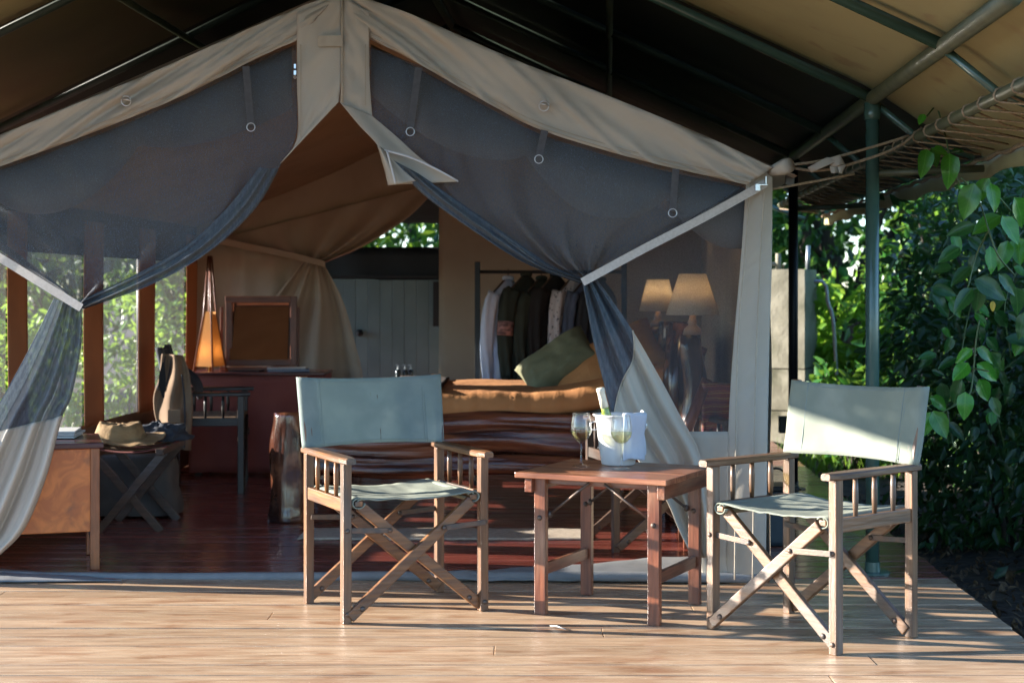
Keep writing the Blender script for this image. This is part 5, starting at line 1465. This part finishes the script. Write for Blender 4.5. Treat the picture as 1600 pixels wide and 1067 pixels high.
def vine(label, Y, stems, leaves):
    root = stems[0][0]
    v_ = empty('vine', PY(root[0], root[1], Y), label=label, cat='vine', group='hanging vines at the right')
    for st in stems:
        P3 = [PY(x, y, Y + .05 * math.sin(x * .1)) for x, y in st]
        mb = MB(); mb.tube(catmull(P3, 20), .0035, 6).build('stem', 'stem_green', v_, smooth=True)
    for (x, y, L_, ang, kind) in leaves:
        me = random.choice(LM[kind])
        o = bpy.data.objects.new('leaf', me); col.objects.link(o); o.parent = v_
        s_ = L_ / FPX * Y
        # ang: direction of the tip in the photo, degrees clockwise from straight down
        d = Vector((-math.sin(R(ang)), random.uniform(-.35, .15), -math.cos(R(ang)))).normalized()
        nrm = Vector((random.uniform(-.5, .3), -1, random.uniform(.25, .8)))
        xx = d.cross(nrm).normalized(); zz = xx.cross(d)
        M4 = Matrix((xx, d, zz)).transposed().to_4x4()
        c = PY(x, y, Y + random.uniform(-.12, .12)) - d * s_ * .5
        o.matrix_basis = Matrix.Translation(c - OFF[v_]) @ M4 @ Matrix.Scale(s_ * random.uniform(.85, 1.12), 4)
    return v_
vine('thin vine with three large leaves hanging through the fly lacing', 6.45, [[(1438, 135), (1452, 132), (1462, 160), (1478, 215), (1484, 245), (1500, 290)], [(1462, 165), (1448, 182)], [(1478, 232), (1452, 240)], [(1480, 240), (1500, 236)]],
     [(1440, 187, 20, 30, 'b'), (1452, 200, 18, 80, 'b'), (1446, 254, 46, 10, 'b'), (1462, 246, 34, -20, 'b'), (1485, 262, 48, 2, 'b'), (1470, 236, 26, -80, 'b'), (1497, 236, 20, -80, 'd')])
vine('vine with big glossy bright leaves at the right picture edge', 6.2, [[(1502, 278), (1528, 310), (1545, 360), (1560, 400), (1585, 430)], [(1545, 360), (1525, 400), (1512, 450)], [(1528, 310), (1550, 300), (1580, 330)]],
     [(1512, 318, 66, 20, 'b'), (1532, 300, 50, 30, 'b'), (1553, 312, 54, -8, 'b'), (1542, 350, 52, 60, 'b'), (1580, 362, 56, -30, 'b'), (1568, 400, 52, 20, 'b'), (1596, 330, 50, -30, 'b'), (1592, 392, 46, 0, 'b'),
      (1500, 360, 52, 70, 'd'), (1482, 398, 46, 60, 'd'), (1500, 432, 48, 50, 'd'), (1520, 415, 40, 20, 'd'), (1546, 450, 52, -60, 'd'), (1528, 470, 44, 5, 'd'), (1506, 468, 48, 40, 'd'), (1575, 445, 46, -40, 'd'), (1590, 470, 44, -10, 'd'),
      (1560, 470, 40, 30, 'd'), (1596, 510, 46, 10, 'd'), (1551, 480, 20, 5, 'y'), (1470, 420, 36, 80, 'd'), (1530, 385, 44, -50, 'd')])
vine('vine with pairs of large leaves low beside the sage chair', 6.6, [[(1530, 500), (1524, 540), (1520, 590), (1512, 620), (1480, 640), (1462, 652)], [(1520, 575), (1545, 580)], [(1512, 620), (1500, 650)], [(1455, 640), (1440, 632), (1425, 640)]],
     [(1504, 556, 36, 55, 'b'), (1542, 554, 38, -60, 'b'), (1500, 582, 42, 45, 'b'), (1546, 582, 48, -55, 'b'), (1496, 610, 38, 20, 'd'), (1538, 612, 46, -25, 'b'), (1508, 632, 40, 5, 'b'), (1470, 630, 40, -65, 'b'), (1448, 662, 40, 20, 'b'),
      (1468, 662, 44, -25, 'b'), (1440, 628, 30, 70, 'd'), (1450, 556, 30, 80, 'd'), (1425, 645, 30, 10, 'd'), (1556, 636, 34, -20, 'd')])
lv = []
for i in range(26):
    lv.append((random.uniform(1470, 1598), random.uniform(380, 560), random.uniform(24, 44), random.uniform(-80, 80), random.choice('ddb')))
vine('dark leafy vine tangle behind the bright leaves at the right edge', 7.3, [[(1600, 360), (1560, 410), (1520, 470), (1500, 560)], [(1590, 420), (1570, 480), (1580, 560)], [(1560, 410), (1500, 400)], [(1520, 470), (1480, 500)]], lv)
lv = []
for i in range(24):
    lv.append((random.uniform(1400, 1590), random.uniform(560, 700), random.uniform(20, 40), random.uniform(-80, 80), random.choice('ddb')))
vine('dark leafy vine low behind the sage chair', 7.5, [[(1590, 560), (1540, 600), (1480, 640), (1420, 690)], [(1540, 600), (1560, 660), (1570, 700)], [(1480, 640), (1490, 700)]], lv)
# small pale chip of wood on the deck
mb = MB(); a = PZ(858, 977, .004); b = PZ(884, 983, .004); mb.tube([a, a.lerp(b, .5) + Vector((0, .004, .004)), b], [.0008, .0026, .0008], 6)
tag(mb.build('wood_chip', 'paper', smooth=True), 'tiny pale splinter lying on the deck in front of the table', 'splinter')
